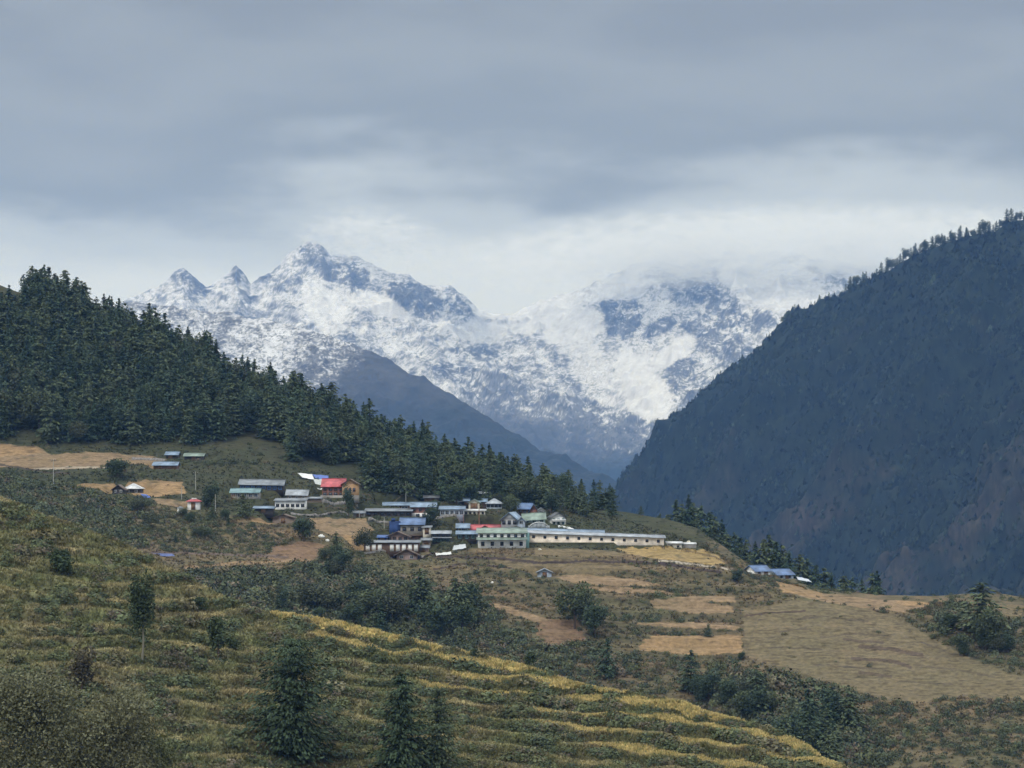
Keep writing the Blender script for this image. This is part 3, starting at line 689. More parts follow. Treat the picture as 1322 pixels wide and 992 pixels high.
r, w_, h, k = house('shrine', 'small white shrine with stepped red roof beside the path', 242, 257, 658.5, 648, 643, 3.2, 'red', 'white', kind='hip', cat='shrine', doors=[.5])
MB().box(-w_ / 2 * .35, w_ / 2 * .35, 1.0, 2.2, h + .5, h + 1.0).build('finial', wmat('white'), r)
r, w_, h, k = house('stone_pillar', 'short whitewashed pillar with flat cap next to the red roofed shrine', 229, 236, 663, 656, 655.4, 1.5, 'grey', 'white', kind='hip', cat='pillar', ov=.1)
house('teal_roofed_house', 'long house with teal roof, dark left end and pale wall panels', 298, 334, 644.5, 636, 630, 6, 'teal', 'stone', wins=[(5, .6, .9, .9, 'white')], doors=[.08])
house('dark_timber_house', 'dark timber house with long grey roof and a row of blue windows', 309, 365, 634, 626, 618, 7, 'grey', 'dark', wins=[(8, .5, .8, .8, 'blue')], roll=1.0)
house('tin_roofed_cottage', 'cottage with ridged pale tin roof just left of the red roofed house', 370, 396, 644.5, 640, 632, 6, 'pale', 'mud', wins=[(3, .2, .5, .6, 'white')], roll=.8)
house('roadside_block', 'long low white block with flat grey roof below the ridged tin roof', 355, 394, 658, 646.5, 643, 6, 'grey', 'white', wins=[(6, .8, .7, .8, 'dark')], kind='shed')
house('open_lean_to', 'narrow open shed with grey roof joined right of the long white block', 394, 414, 649, 646, 644, 4, 'grey', 'mud', kind='shed')
house('stable', 'low stable with blue grey roof in front of the dark hedge', 328, 352, 662, 659, 656.5, 5, 'sky', 'dark', doors=[.5])
house('mud_hut', 'brown mud hut with low dark gable half hidden by the hedge', 352, 379, 676, 669, 663.5, 7, 'brown', 'mud', kind='y', doors=[.5])
# the red-roofed house
r, w_, h, k = house('red_roofed_house', 'tall house with red roof, dark timber walls and an orange gable', 416, 444, 643, 628, 616, 8, 'red', 'brownred', wins=[(4, .5, 1.1, 1.0, 'wood'), (4, 2.1, .7, .9, 'wood')])
gx = (452 - 430) * k
wm = wall_mesh(20 * k, 7, 18 * k, 6 * k, 'y'); wm.V = [(a + gx, b - .6, c) for a, b, c in wm.V]; wm.build('gable_wing', wmat('tan'), r)
rm = sheet_roof(20 * k, 7, 18 * k + .02, 6 * k, 'y', .5); rm.V = [(a + gx, b - .6, c) for a, b, c in rm.V]; rm.build('roof', rmat('brown'), r)
for i in (-1, 0, 1): window(r, gx + i * 1.2, 1.9, .7, 1.0, 'wood', y=-.64)
MB().box(-w_ / 2 - .5, w_ / 2 + 4.6, -1.1, -.9, -1.5, .75).build('terrace_wall', wmat('stone'), r)
# centre of the village, upper row
W3 = lambda n, z=.9, h=.9, w_=.9, f='white': [(n, z, h, w_, f)]
house('workshop', 'long low workshop with slate grey roof in front of two blue roofed houses', 472, 531, 667, 660, 656, 6, 'grey', 'dark', wins=W3(7, .4, .7, .9, 'dark'), kind='shed', cat='workshop')
house('bright_windowed_house', 'house with blue roof and three wide white windows', 495, 528, 660, 652.5, 648.5, 6, 'sky', 'wood', wins=[(3, .5, .8, 1.7, 'white')], back=6)
r, w_, h, k = house('brown_upper_house', 'house with blue roof, red brown upper wall and white ground floor', 531, 562, 669, 654.5, 648, 7, 'sky', 'brownred', wins=[(4, 2.0, .8, .7, 'wood')], back=4)
MB().box(-w_ / 2 + .1, w_ / 2 - 1.6, -.45, -.01, -.8, 1.45).build('ground_floor', wmat('white'), r)
for x in (-1.6, 0.2): window(r, x, .2, .9, 1.0, 'dark', y=-.49)
house('blue_panelled_house', 'house with light blue roof and white panelled front at the wood edge', 568, 599, 666.5, 657.5, 653.5, 6, 'sky', 'bluew', wins=[(5, .5, 1.0, .9, 'white')])
r, w_, h, k = house('arched_chapel', 'small cream building with rounded gable and two dark doorways between blue roofs', 605, 619, 659, 649, 644, 5, 'green', 'cream', kind='y', doors=[.35, .65], cat='chapel')
house('low_blue_annex', 'low annex with light blue roof just left of the cream arched front', 599, 605, 652, 649.5, 645.5, 5, 'sky', 'dark', doors=[.5], back=3)
house('blue_roofed_annex', 'low annex with blue roof between cream arched front and the pale pavilion', 619, 628, 653, 650, 646, 5, 'sky', 'wood', doors=[.5], back=3)
house('pale_pavilion', 'open sided pavilion with pale hipped roof behind the village', 628, 648, 656, 651, 643, 6, 'pale', 'bluew', kind='hip', wins=W3(4, .3, .7, .8, 'dark'), cat='pavilion')
house('wood_edge_hut', 'highest hut of the village, narrow pale roof against the pines', 617, 633, 642.5, 640, 637.5, 4, 'pale', 'dark', doors=[.5])
house('garden_wall_house', 'low cream strip building with thin white roof beneath the arched chapel', 599, 626, 664.5, 660, 658.8, 2.5, 'white', 'cream', kind='shed', wins=W3(5, .2, .5, .5, 'dark'))
house('grey_gabled_house', 'grey house with steep blue gable roof and three dark windows', 647, 668, 680, 671, 659.5, 7, 'sky', 'grey', kind='y', wins=W3(3, .7, 1.0, .8, 'dark'), yaw=-14)
house('grey_side_wing', 'grey side wing with white end wall right of the steep gabled house', 668, 678, 680, 673, 667, 5, 'grey', 'bluew', kind='y', wins=W3(1, .8, .8, .9, 'white'))
r, w_, h, k = house('bright_blue_roofed_house', 'house with vivid blue roof and brown gable standing above the long white building', 669, 686, 665.5, 657, 648.5, 6, 'blue', 'wood', wins=W3(3, .7, .8, .8, 'wood'))
wm = wall_mesh(9 * k, 5, 7.5 * k, 7 * k, 'y'); gx = (689 - 677.5) * k; wm.V = [(a + gx, b - .8, c) for a, b, c in wm.V]; wm.build('gable_wing', wmat('brownred'), r)
rm = sheet_roof(9 * k, 5, 7.5 * k + .02, 7 * k, 'y', .5); rm.V = [(a + gx, b - .8, c) for a, b, c in rm.V]; rm.build('roof', rmat('blue'), r)
house('teal_gabled_house', 'teal walled house with sloping pale green roof behind the white arched tent', 676, 704, 677, 671, 661, 7, 'green', 'teal', kind='x', wins=W3(3, .4, .8, .8, 'teal'), roll=-4)
house('small_white_cabin', 'little white cabin with pale roof peeping over the teal walled house', 694, 703, 664.5, 660, 656, 4, 'pale', 'white', kind='y', wins=W3(1, .3, .6, .8, 'dark'), Y=690)
r, w_, h, k = house('white_balcony_house', 'last white house of the upper row with a balcony and dark gable roof', 712, 730, 678, 668, 661, 6, 'dark', 'white', kind='y', wins=[(3, .2, .7, .6, 'teal'), (3, 1.25, .6, .6, 'teal')], yaw=8)
MB().box(-w_ / 2, w_ / 2, -1.0, 0, 1.0, 1.1).box(-w_ / 2, w_ / 2, -1.0, -.94, 1.1, 1.7).build('balcony', M_FR('white'), r)
# middle rows
r, w_, h, k = house('blue_tin_house', 'stone house with a broad blue roof and dark blue gable at its left end', 517, 547, 689, 677, 667.5, 7, 'blue', 'stone', wins=W3(3, .8, .9, .9, 'dark'))
MB().box(-w_ / 2 - 3.2, -w_ / 2 - .05, .4, 5.5, -1, h + .8).box(-w_ / 2 - 2.6, -w_ / 2 - 1.7, .3, 4, h + .8, h + 1.6).build('side_wall', wmat('navy'), r)
house('kiosk', 'small pale kiosk with flat roof beside the stone house', 546, 556, 690, 681, 679, 3, 'grey', 'cream', kind='shed', doors=[.5], cat='kiosk')
house('brown_gabled_house', 'brown pink house with dark gable roof above the white columned veranda', 499, 527, 702, 693, 685.5, 8, 'brown', 'rose', kind='y', wins=W3(4, .9, .9, .8, 'wood'), ov=.7)
r, w_, h, k = house('deep_blue_shed', 'windowless shed with deep blue walls and roof against the brown gabled house', 488, 499, 702, 694, 691, 5, 'deep', 'navy', kind='shed', doors=[.5], cat='shed')
r, w_, h, k = house('veranda_house', 'long low house whose front is a row of white panels between dark posts', 471, 541, 712, 700.5, 698, 6, 'grey', 'wood', kind='shed', cat='house')
for i in range(9):
    if i in (3,): continue
    x = -w_ / 2 + w_ * (i + .5) / 9
    MB().box(x - .55, x + .5, -.12, -.02, .0, 1.9).build('panel', wmat('white'), r)
house('pink_gabled_hut', 'small pinkish hut with wide brown gable, lowest building left of the bushes', 512, 538, 723, 716, 708, 6, 'brown', 'rose', kind='y', wins=W3(2, .4, .8, .8, 'white'), ov=.8)
r, w_, h, k = house('teal_shop', 'two storey shop with narrow white blue roof and a second awning roof below', 558, 581, 700, 689, 685.5, 5, 'pale', 'dark', wins=[(4, 1.5, .6, .7, 'dark'), (4, .1, .7, .8, 'teal')], cat='shop')
MB().slab((-w_ / 2, -1.4, 1.15), (w_ / 2 + .5, -1.4, 1.15), (w_ / 2 + .5, 0, 1.4), (-w_ / 2, 0, 1.4), .08).build('awning', rmat('grey'), r)
house('twin_window_house', 'house with light blue roof and two bright windows left of the red gabled roof', 590, 605, 687, 682, 676, 6, 'sky', 'navy', wins=W3(2, .2, .7, .9, 'white'), back=5)
house('blue_lean_to', 'low building with light blue roof between the shop and red gabled roof', 590, 615, 697, 689.5, 685.5, 5, 'sky', 'dark', wins=W3(3, .4, .8, .8, 'teal'))
r, w_, h, k = house('crimson_roofed_hall', 'hall with bright crimson roof and a small cross gable behind the green and white building', 605, 647, 692, 686, 676.5, 8, 'red', 'brownred', back=8, cat='hall')
g = MB(); g.tri_prism((-2.6, -.7, h - .1), (2.6, -.7, h - .1), (0, -.7, h + 1.5), (0, 3.2, 0)); g.build('cross_gable', wmat('brownred'), r)
g = MB(); g.slab((-3.2, -1, h - .25), (0, -1, h + 1.62), (0, 3.2, h + 1.62), (-3.2, 3.2, h - .25), .08); g.slab((.001, -1, h + 1.62), (3.2, -1, h - .25), (3.2, 3.2, h - .25), (.001, 3.2, h + 1.62), .08); g.build('roof', rmat('red'), r)
# two-storey building with green roofs
r, w_, h, k = house('two_storey_block', 'two storey white building with pale green roof and green awning between floors', 617, 679, 708, 688, 681.5, 8, 'green', 'white', wins=[(5, .75, .95, .75, 'dark'), (7, 3.05, .75, .7, 'dark')], cat='building')
MB().slab((-w_ / 2 - .4, -1.7, 2.35), (w_ / 2 + .4, -1.7, 2.35), (w_ / 2 + .4, -.005, 3.0), (-w_ / 2 - .4, -.005, 3.0), .09).build('awning', rmat('green'), r)
MB().box(w_ / 2 + .02, w_ / 2 + .9, .5, 1.4, -1, h).build('stair_post', M_FR('teal'), r)
# the long barracks-like school
r, w_, h, k = house('long_school', 'very long single storey white building with pink tinge and twelve small square windows', 681, 857, 704.5, 691.5, 688.4, 8, 'pale', 'pink', roll=2.05, cat='building', wins=[(12, 1.55, .62, .62, 'dark')], ov=.5)
MB().box(-w_ / 2 - .05, -w_ / 2 + .5, -.06, .4, -1, h).build('corner_post', M_FR('teal'), r)
house('blue_roofed_store', 'long store with steel blue roof directly behind the very long white building', 664, 779, 694, 690.5, 685, 8, 'sky', 'bluew', roll=1.6, Y=652, cat='store')
house('grassy_slope_shed', 'lone grey shed with pale front on the open slope below the village', 694, 712, 745.5, 739, 734, 4, 'grey', 'bluew', kind='y', cat='shed', doors=[.5])
house('white_end_wall_block', 'broken low white wall building past the end of the very long white building', 862, 880, 707, 703, 701.5, 3, 'white', 'cream', kind='shed', wins=W3(2, .1, .4, .5, 'dark'))
r, w_, h, k = house('eastern_cottage', 'left one of two cottages with vivid blue roofs on the ridge above the brown field', 975, 995, 743, 738, 730, 6, 'blue', 'white', yaw=24, doors=[.7], wins=W3(2, .3, .6, .6, 'dark'))
r, w_, h, k = house('ridge_cottage', 'right one of two cottages with vivid blue roofs beside white sheeting', 1003, 1025, 747.5, 742, 734, 6, 'blue', 'bluew', yaw=24, doors=[.6], wins=W3(2, .3, .6, .6, 'dark'))

house('hedge_hut', 'low dark roofed hut half hidden behind the house with brown upper wall', 548, 566, 648, 645.5, 642.5, 4, 'dark', 'wood')
house('strip_roof_shed', 'shed with a narrow pale roof behind the blue panelled house', 574, 598, 653, 651, 648.5, 4, 'grey', 'dark', back=9)
house('dark_flat_shed', 'dark flat roofed shed behind the crimson roof, below the steep gabled house', 612, 655, 679, 675.5, 673.5, 5, 'dark', 'wood', kind='shed', back=14)
house('woodshed', 'small open woodshed with brown roof between the kiosk and the two storey shop', 530, 545, 697, 692, 689, 3, 'brown', 'wood', kind='shed', cat='shed', doors=[.5])
house('hen_house', 'tiny grey hut just below the shop with the awning', 545, 556, 703, 698.5, 696, 3, 'grey', 'mud', cat='hut', doors=[.5])
house('corner_hut', 'small grey roofed hut at the right end of the columned veranda', 542, 553, 713, 708, 705, 4, 'grey', 'rose', cat='hut', doors=[.4])
house('pale_hut', 'little pale hut above the balcony house on the crest side', 689, 700, 674, 669, 666, 4, 'sky', 'stone', cat='hut', Y=676)
house('byre', 'low stone byre with slate roof at the left end of the slate grey workshop', 456, 470, 668, 664, 661, 4, 'grey', 'stone', cat='byre', doors=[.5])
def fence(label, pts, hpx=2.6):
    P3 = [SB.ray(a, b) for a, b in pts]; org = P3[0]; e = empty('wooden_fence', org); tag(e, label, 'fence', kind='thing'); rail = MB(); posts = MB(); prev = None
    for (p, q) in zip(P3[:-1], P3[1:]):
        n = max(2, int(math.dist(p, q) / 2.0))
        for i in range(n + 1):
            t_ = i / n; x, y = p[0] * (1 - t_) + q[0] * t_, p[1] * (1 - t_) + q[1] * t_; z = SB.at(x, y); hh = hpx * y / F
            c = (x - org[0], y - org[1], z - org[2])
            posts.box(c[0] - .06, c[0] + .06, c[1] - .06, c[1] + .06, c[2] - .4, c[2] + hh)
            if prev is not None and math.dist(prev, c) < 6:
                for k in (.45, .85):
                    a, b = prev, c
                    rail.hexa([(a[0], a[1] - .09, a[2] + hh * k), (b[0], b[1] - .09, b[2] + hh * k), (b[0], b[1] - .065, b[2] + hh * k), (a[0], a[1] - .065, a[2] + hh * k), (a[0], a[1] - .09, a[2] + hh * k + .12), (b[0], b[1] - .09, b[2] + hh * k + .12), (b[0], b[1] - .065, b[2] + hh * k + .12), (a[0], a[1] - .065, a[2] + hh * k + .12)])
            prev = c
    posts.build('post_row', flat_mat('fence_wood', (.17, .13, .09), noise=.3), e); rail.build('rails', flat_mat('fence_wood', (.17, .13, .09)), e)
fence('weathered fence along the slope above the two blue roofed houses', [(468, 640), (520, 641), (572, 645)])
fence('short fence below the orange gable of the red roofed house', [(420, 658), (462, 661)])
fence('fence along the grass edge below the two storey block', [(560, 722), (620, 716), (690, 714)])
fence('fence running from the round tank down along the golden field', [(880, 712), (925, 722), (960, 742)])

# sheets and tarpaulins: thin sagging cloth with a little thickness, tied over frames
def cloth(name, label, pts, colr, cat='tarpaulin', sag=.35, grp=None, n=8, off=0.0, Y=None, mat=None):
    """pts: four photo corners (tl, tr, br, bl); the lower edge sits on the ground"""
    lo = min(pts[2][1], pts[3][1]); cx = sum(p[0] for p in pts) / 4
    _, Yg, _ = SB.ray(cx, max(pts[2][1], pts[3][1])) if Y is None else (0, Y, 0)
    Yg += off
    def w3(p, dY): k = (Yg + dY) / F; return np.array([(p[0] - CX) * k, Yg + dY, (HY - p[1]) * k + .12])
    hh = (max(pts[2][1], pts[3][1]) - min(pts[0][1], pts[1][1])) * Yg / F
    a, b = w3(pts[0], hh * .9), w3(pts[1], hh * .9); c, d = w3(pts[2], 0), w3(pts[3], 0)
    s = np.linspace(0, 1, n + 1); G = []
    rr = np.random.RandomState(int(cx * 7) % 999)
    for v in s:
        for q in s:
            p = (a * (1 - q) + b * q) * (1 - v) + (d * (1 - q) + c * q) * v
            p = p + np.array([0, 0, -sag * math.sin(math.pi * q) * math.sin(math.pi * v) + .12 * math.sin(q * 14 + v * 3) * sag + .05 * rr.randn()])
            G.append(p)
    G = np.array(G); org = G[n // 2 * (n + 1) + n // 2].copy(); org[2] = G[:, 2].min(); G = G - org
    Vt = np.concatenate([G, G - np.array([0, 0, .05])]); m_ = (n + 1) ** 2; Q = []
    for i in range(n):
        for j in range(n):
            q = (i * (n + 1) + j, (i + 1) * (n + 1) + j, (i + 1) * (n + 1) + j + 1, i * (n + 1) + j + 1); Q += [q, tuple(m_ + z_ for z_ in q[::-1])]
    for i in range(n):
        for (p, q) in ((i, i + 1), (n * (n + 1) + i, n * (n + 1) + i + 1), (i * (n + 1), (i + 1) * (n + 1)), (i * (n + 1) + n, (i + 1) * (n + 1) + n)):
            Q.append((p, q, q + m_, p + m_))
    o = link(name, mesh_quads(name, Vt, np.array(Q), mat or flat_mat("cloth_" + name, colr, rough=.6, noise=.08, scale=.6)))
    o.location = org; tag(o, label, cat, grp); return o
cloth('white_tarpaulin', 'white plastic sheet spread on the slope left of the blue tarpaulin', [(384, 611), (403, 613), (406, 620), (390, 617)], (.72, .74, .74))
cloth('blue_tarpaulin', 'blue sheet stretched between the white sheeting and the red roofed house', [(403, 613), (424, 615), (424, 619.5), (408, 619)], (.13, .2, .5))
cloth('hanging_tarpaulin', 'grey white sheet hanging down in a point below the blue tarpaulin', [(404, 619), (423, 620), (415, 633), (410, 632)], (.5, .54, .53))
cloth('garden_tarpaulin', 'bright blue sheet lying on the ground beside the white roofed house', [(181, 638), (190, 639.5), (195, 643), (186, 643)], (.12, .2, .55))
cloth('plastic_sheet', 'long dull blue sheet lying beside the track in front of the scrub', [(192, 715), (222, 715.5), (226, 718.5), (196, 718.5)], (.12, .16, .34))
cloth('ground_sheet', 'long white sheet on the bank under the village bushes', [(562, 715), (582, 713), (583, 716), (563, 718)], (.66, .68, .66))
cloth('pale_sheet', 'pale sheet heaped beside the two storey white building', [(586, 705), (601, 703), (602, 708), (584, 711)], (.5, .54, .56))
cloth('lower_sheet', 'short white sheet among the trees below the village', [(511, 752), (524, 752.5), (524, 755.5), (513, 755)], (.66, .67, .66))
cloth('ridge_sheet', 'white sheeting over a frame just right of the two blue roofed cottages', [(1028, 745), (1042, 748), (1048, 752), (1030, 749)], (.55, .6, .66))
cloth('white_sheet', 'bright white sheet on the ground between the arched tent and blue roofed store', [(720, 679), (735, 681), (746, 686), (722, 685)], (.7, .72, .72), off=3)
# arched plastic tunnel
def tunnel(px0, px1, base, top, dep):
    x, Yd, z = SB.ray((px0 + px1) / 2, base); Yd = max(Yd, 655); k = Yd / F; w_ = (px1 - px0) * k; h = (base - top) * k; z = (HY - base) * k; x = ((px0 + px1) / 2 - CX) * k
    SB.flatten(x, Yd + dep / 2, w_ + 1, dep + 1, z, 2.5)
    r = empty('arched_tent', (x, Yd, z)); tag(r, 'white arched tent between the teal walled house and long blue roof', 'tent')
    m = MB(); K = 12
    for i in range(K):
        a0, a1 = math.pi * i / K, math.pi * (i + 1) / K
        p = lambda a, y, s=1.0: (-math.cos(a) * w_ / 2 * s, y, math.sin(a) * h * s)
        m.hexa([p(a0, 0, .97), p(a0, dep, .97), p(a1, dep, .97), p(a1, 0, .97), p(a0, 0), p(a0, dep), p(a1, dep), p(a1, 0)])
    m.build('cover', flat_mat('tent_white', (.66, .68, .68), rough=.5, noise=.08), r)
    m = MB()
    for i in range(5):
        xx = -w_ / 2 + w_ * (i + .5) / 5; hh = h * math.sqrt(max(.05, 1 - (2 * xx / w_) ** 2)) * .93
        m.box(xx - w_ / 10.4, xx + w_ / 10.4, .15, .25, 0, hh)
    m.build('end_panel', flat_mat('tent_panel', (.3, .33, .35), noise=.1), r)
tunnel(682, 710, 684, 674.5, 5)
# boulders, tank, posts
def boulder(name, label, px, py, rpx, colr, cat='boulder'):
    x, Yd, z = SB.ray(px, py); R_ = rpx * Yd / F
    bm = unit_bush(1); th = np.linspace(0, 2 * math.pi, 11)[:-1]; ph = np.linspace(-.3, math.pi / 2, 6); Vv = []; rr = np.random.RandomState(int(px))
    for p in ph:
        for t_ in th:
            q = 1 + .13 * rr.randn(); Vv.append((math.cos(t_) * math.cos(p) * R_ * q, math.sin(t_) * math.cos(p) * R_ * q, math.sin(p) * R_ * .8 * q))
    Q = [(i * 10 + j, i * 10 + (j + 1) % 10, (i + 1) * 10 + (j + 1) % 10, (i + 1) * 10 + j) for i in range(5) for j in range(10)]
    o = link(name, mesh_quads(name, np.array(Vv), np.array(Q), flat_mat('stone_' + name, colr, noise=.25, scale=2))); o.location = (x, Yd, z); tag(o, label, cat)
boulder('boulder', 'larger of two white boulders on the terrace edge, the left one', 415, 693.5, 4.2, (.62, .63, .6))
boulder('boulder', 'smaller white boulder on the terrace edge, the right one', 422.5, 698.5, 2.8, (.66, .67, .64))
boulder('pale_stone', 'single pale stone standing in the grass below the long building', 697, 710, 2.2, (.5, .5, .42), 'stone')
boulder('marker_stone', 'small white marker stone alone on the brown slope above the gully', 635.5, 752.5, 2.0, (.66, .66, .62), 'stone')
boulder('water_tank', 'round pale water tank on the wall past the end of the long building', 889, 701, 3.0, (.62, .58, .48), 'tank')
house('end_wall', 'last fragment of low white wall beside the round water tank', 883, 899, 708, 704.5, 703.6, 2, 'white', 'stone', kind='shed', cat='wall', ov=.1)
def pole(label, px, base, top, cross=True, col='pale', r=.08, Y=None):
    x, Yd, z = SB.ray(px, base)
    if Y: Yd = Y; x = (px - CX) / F * Y; z = SB.at(x, Y)
    h = (base - top) * Yd / F
    e = empty('utility_pole', (x, Yd, z)); tag(e, label, 'pole', 'utility poles of the village')
    mt = flat_mat('pole_' + col, dict(pale=(.40, .40, .37), dark=(.07, .06, .055), rust=(.3, .16, .1))[col], noise=.15)
    v, q = tube([(0, 0, -.6), (0, 0, h * .5), (0, 0, h)], [r * 1.3, r * 1.1, r * .8], 8); link('shaft', mesh_quads('shaft', v, q, mt), e)
    if cross:
        MB().box(-.7, .7, -.05, .05, h - .55, h - .43).build('crossarm', flat_mat('pole_dark', (.07, .06, .055)), e)
        for sx in (-.6, 0, .6):
            MB().box(sx - .05, sx + .05, -.05, .05, h - .42, h - .18).build('insulator', flat_mat('insul', (.3, .3, .3)), e)
pole('pale pole with a dark lamp head standing alone beside the terraced tan field', 69, 626, 593)
pole('pole beside the dark bushes between the barns and teal roofed house', 252.5, 634, 609)
pole('thin pole standing between an orange field and the red roofed shrine', 234.5, 645, 629, False)
pole('pole rising in front of the dark round bushes left of the teal roofed house', 278, 660, 638, False)
pole('tall pale pole behind the blue roofed house with three wide windows', 524, 648, 624)
pole('thin pale pole in front of the pines behind the brown walled house', 546.5, 645, 618, False)
pole('short rusty pole in front of the low cream wall', 598.5, 680, 665, False, 'rust')
pole('short rusty pole before the arched chapel', 618.5, 682, 652, False, 'rust', .09)
pole('thin pale pole left of the stone house with broad blue roof', 496, 684, 668, False)
pole('tall thin pale pole in front of the wood above the village', 661.5, 641, 601, False, 'pale', .12)
pole('short pole at the wall below the round dark tree', 464, 668, 659, False)
pole('short dark pole at the far end of the long white building', 857.5, 709, 696, False, 'dark')
# walls of dry stone under the red-roofed house garden
def stone_wall(name, label, pts, hpx, colr):
    P3 = [SB.ray(a, b) for a, b in pts]; org = P3[0]; Vv = []; Q = []; rr = np.random.RandomState(5)
    D = []
    for (p, q) in zip(P3[:-1], P3[1:]):
        n = max(2, int(math.dist(p, q) / .6))
        for i in range(n): t_ = i / n; D.append([p[k] * (1 - t_) + q[k] * t_ for k in range(3)])
    D.append(list(P3[-1]))
    for (x, y, z) in D:
        hh = hpx * y / F * (1 + .12 * rr.randn())
        z = SB.at(x, y)
        for dy, dz in ((-.25, -.7), (-.25 + .04 * rr.randn(), hh), (.25, hh), (.25, -.7)):
            Vv.append((x - org[0], y + dy - org[1], z + dz - org[2]))
    for i in range(len(D) - 1):
        for k in range(4): Q.append((i * 4 + k, (i + 1) * 4 + k, (i + 1) * 4 + (k + 1) % 4, i * 4 + (k + 1) % 4))
    o = link(name, mesh_quads(name, np.array(Vv), np.array(Q), flat_mat('drystone', colr, noise=.4, scale=1.5))); o.location = org; tag(o, label, 'wall', kind='thing')
stone_wall('garden_wall', 'grey garden wall running below the red roofed house', [(416, 650), (436, 652), (462, 655)], 4, (.22, .21, .2))
stone_wall('terrace_wall', 'long low green grey field wall across the slope left of the village', [(375, 664), (410, 666.5), (450, 666)], 2.2, (.13, .15, .11))
stone_wall('retaining_wall', 'rough retaining wall under the slate grey workshop and blue panelled house', [(475, 672), (540, 673), (596, 672)], 3, (.20, .19, .17))
stone_wall('bank_wall', 'stone bank wall beneath the long veranda with white panels', [(470, 716), (505, 717), (548, 719)], 2.4, (.20, .19, .17))
stone_wall('field_wall', 'broken pale wall at the foot of the tan field beside the barns', [(170, 594), (190, 594), (214, 596)], 3, (.26, .25, .27))
# ------------------------------------------------------------------ trees and scrub
MAT_LEAF = vcol_mat("foliage", rough=.75, vscale=.35, vamt=.22, spec=.12)
MAT_BARK = flat_mat("bark", (.085, .065, .05), noise=.3, scale=2)
MAT_PALEBARK = flat_mat("pale_bark", (.20, .19, .15), noise=.25, scale=2)
R = np.random.RandomState(77)
def tree_meshes(kind, gen, col, bark=None):
    (v, q, c), (tv, tq) = gen
    cr = mesh_quads(kind + '_crown', v, q, MAT_LEAF, c[:, None] * np.array(col)[None])
    tk = mesh_quads(kind + '_trunk', tv, tq, bark or MAT_BARK)
    return cr, tk
def plant_tree(name, label, cat, group, meshes, loc, s, rz, sz=None):
    e = empty(name, loc, rz); e.scale = (s, s, sz or s); tag(e, label, cat, group)
    t = bpy.data.objects.new('trunk', meshes[1]); C.collection.objects.link(t); t.parent = e
    c = bpy.data.objects.new('crown', meshes[0]); C.collection.objects.link(c); c.parent = e
    return e
DG = (.034, .050, .028)
FG = [conifer(100 + i, 1.0, rr, int(nw * 1.4), 10, 7, lf * .50, low=lo, power=pw, ragged=.45) for i, (rr, nw, lf, lo, pw) in enumerate([(.24, 17, .060, .06, .58), (.29, 15, .070, .08, .52), (.21, 18, .055, .06, .66), (.32, 13, .078, .12, .48), (.26, 16, .064, .05, .58)])]
FG_COL = [(.054, .084, .050), (.078, .104, .056), (.042, .072, .048), (.088, .112, .058), (.060, .090, .052)]
FM = [tree_meshes('pine', g, c) for g, c in zip(FG, FG_COL)]
LG = [leafy(200 + i, 1.0, rr, 2200, .030) for i, rr in enumerate([.48, .55, .42, .6])]
LG_COL = [(.058, .084, .048), (.074, .094, .050), (.050, .074, .047), (.070, .082, .050)]
LM = [tree_meshes('broadleaf', g, c) for g, c in zip(LG, LG_COL)]
FB = [g[0] for g in FG]; LB = [g[0] for g in LG]

# the wood above the village: jittered grid over the slope between its foot and the ridge
cand = []
j3 = int(np.searchsorted(SB.S, 3.0)); j4 = int(np.searchsorted(SB.S, 5.0))
Yg = np.arange(700, 900, 4.3)
for Yv in Yg:
    for xv in np.arange(-270, 45, 4.6):
        Y_ = Yv + R.uniform(-2.1, 2.1); x_ = xv + R.uniform(-2.3, 2.3); p_ = CX + F * x_ / Y_
        if p_ < -290 or p_ > 800: continue
        i = int((p_ + 300) / 1.5); s_ = np.interp(Y_, SB.Y[i], SB.S)
        if s_ < 3.02 or s_ > 5.25: continue
        z_ = SB.at(x_, Y_); y_ = HY - F * z_ / Y_
        # clearings
        if 268 < p_ < 372 and y_ > 560 + .25 * abs(p_ - 320): continue
        if 370 < p_ < 470 and y_ > 600: continue
        if 60 < p_ < 275 and y_ > 574: continue
        if p_ <= 60 and y_ > 566: continue
        if p_ < 40 and y_ < 440 - .9 * p_ and s_ > 4.7: continue
        if 285 < p_ < 305 and 485 < y_ < 500: continue
        if p_ > 700 and y_ > 648 - .15 * (p_ - 700) and R.rand() < .5: continue
        cand.append((x_, Y_, z_, p_, s_))
cand = np.array(cand)
hh = 12.5 * (.66 + .55 * R.rand(len(cand))) * np.interp(cand[:, 3], [0, 300, 600, 790], [1.1, 1.0, .82, .62])
edge = (cand[:, 4] < 3.35) & (R.rand(len(cand)) < .45); hh[edge] *= .72
kind = R.choice(5, len(cand), p=[.25, .25, .2, .12, .18]); leafk = (R.rand(len(cand)) < np.where(cand[:, 4] < 3.5, .38, .14))
inview = (cand[:, 3] > -6) & (cand[:, 3] < 800)
size = hh / cand[:, 1] + .004 * (cand[:, 4] > 4.75); order = np.argsort(-size * inview)
IND = order[:205]
isind = np.zeros(len(cand), bool); isind[IND] = True
for i in IND:
    x_, Y_, z_, p_, s_ = cand[i]
    if leafk[i]:
        plant_tree('broadleaf_tree', 'rounded paler green tree among the dark pines above the village', 'tree', 'broadleaf trees mixed into the pine wood', LM[kind[i] % 4], (x_, Y_, z_), hh[i] * .8, R.rand() * 6.28)
    else:
        plant_tree('pine_tree', 'dark green pine of the dense wood on the slope above the village', 'tree', 'pines of the wood above the village', FM[kind[i]], (x_, Y_, z_), hh[i] * R.uniform(.95, 1.25), R.rand() * 6.28, hh[i])
rest = ~isind
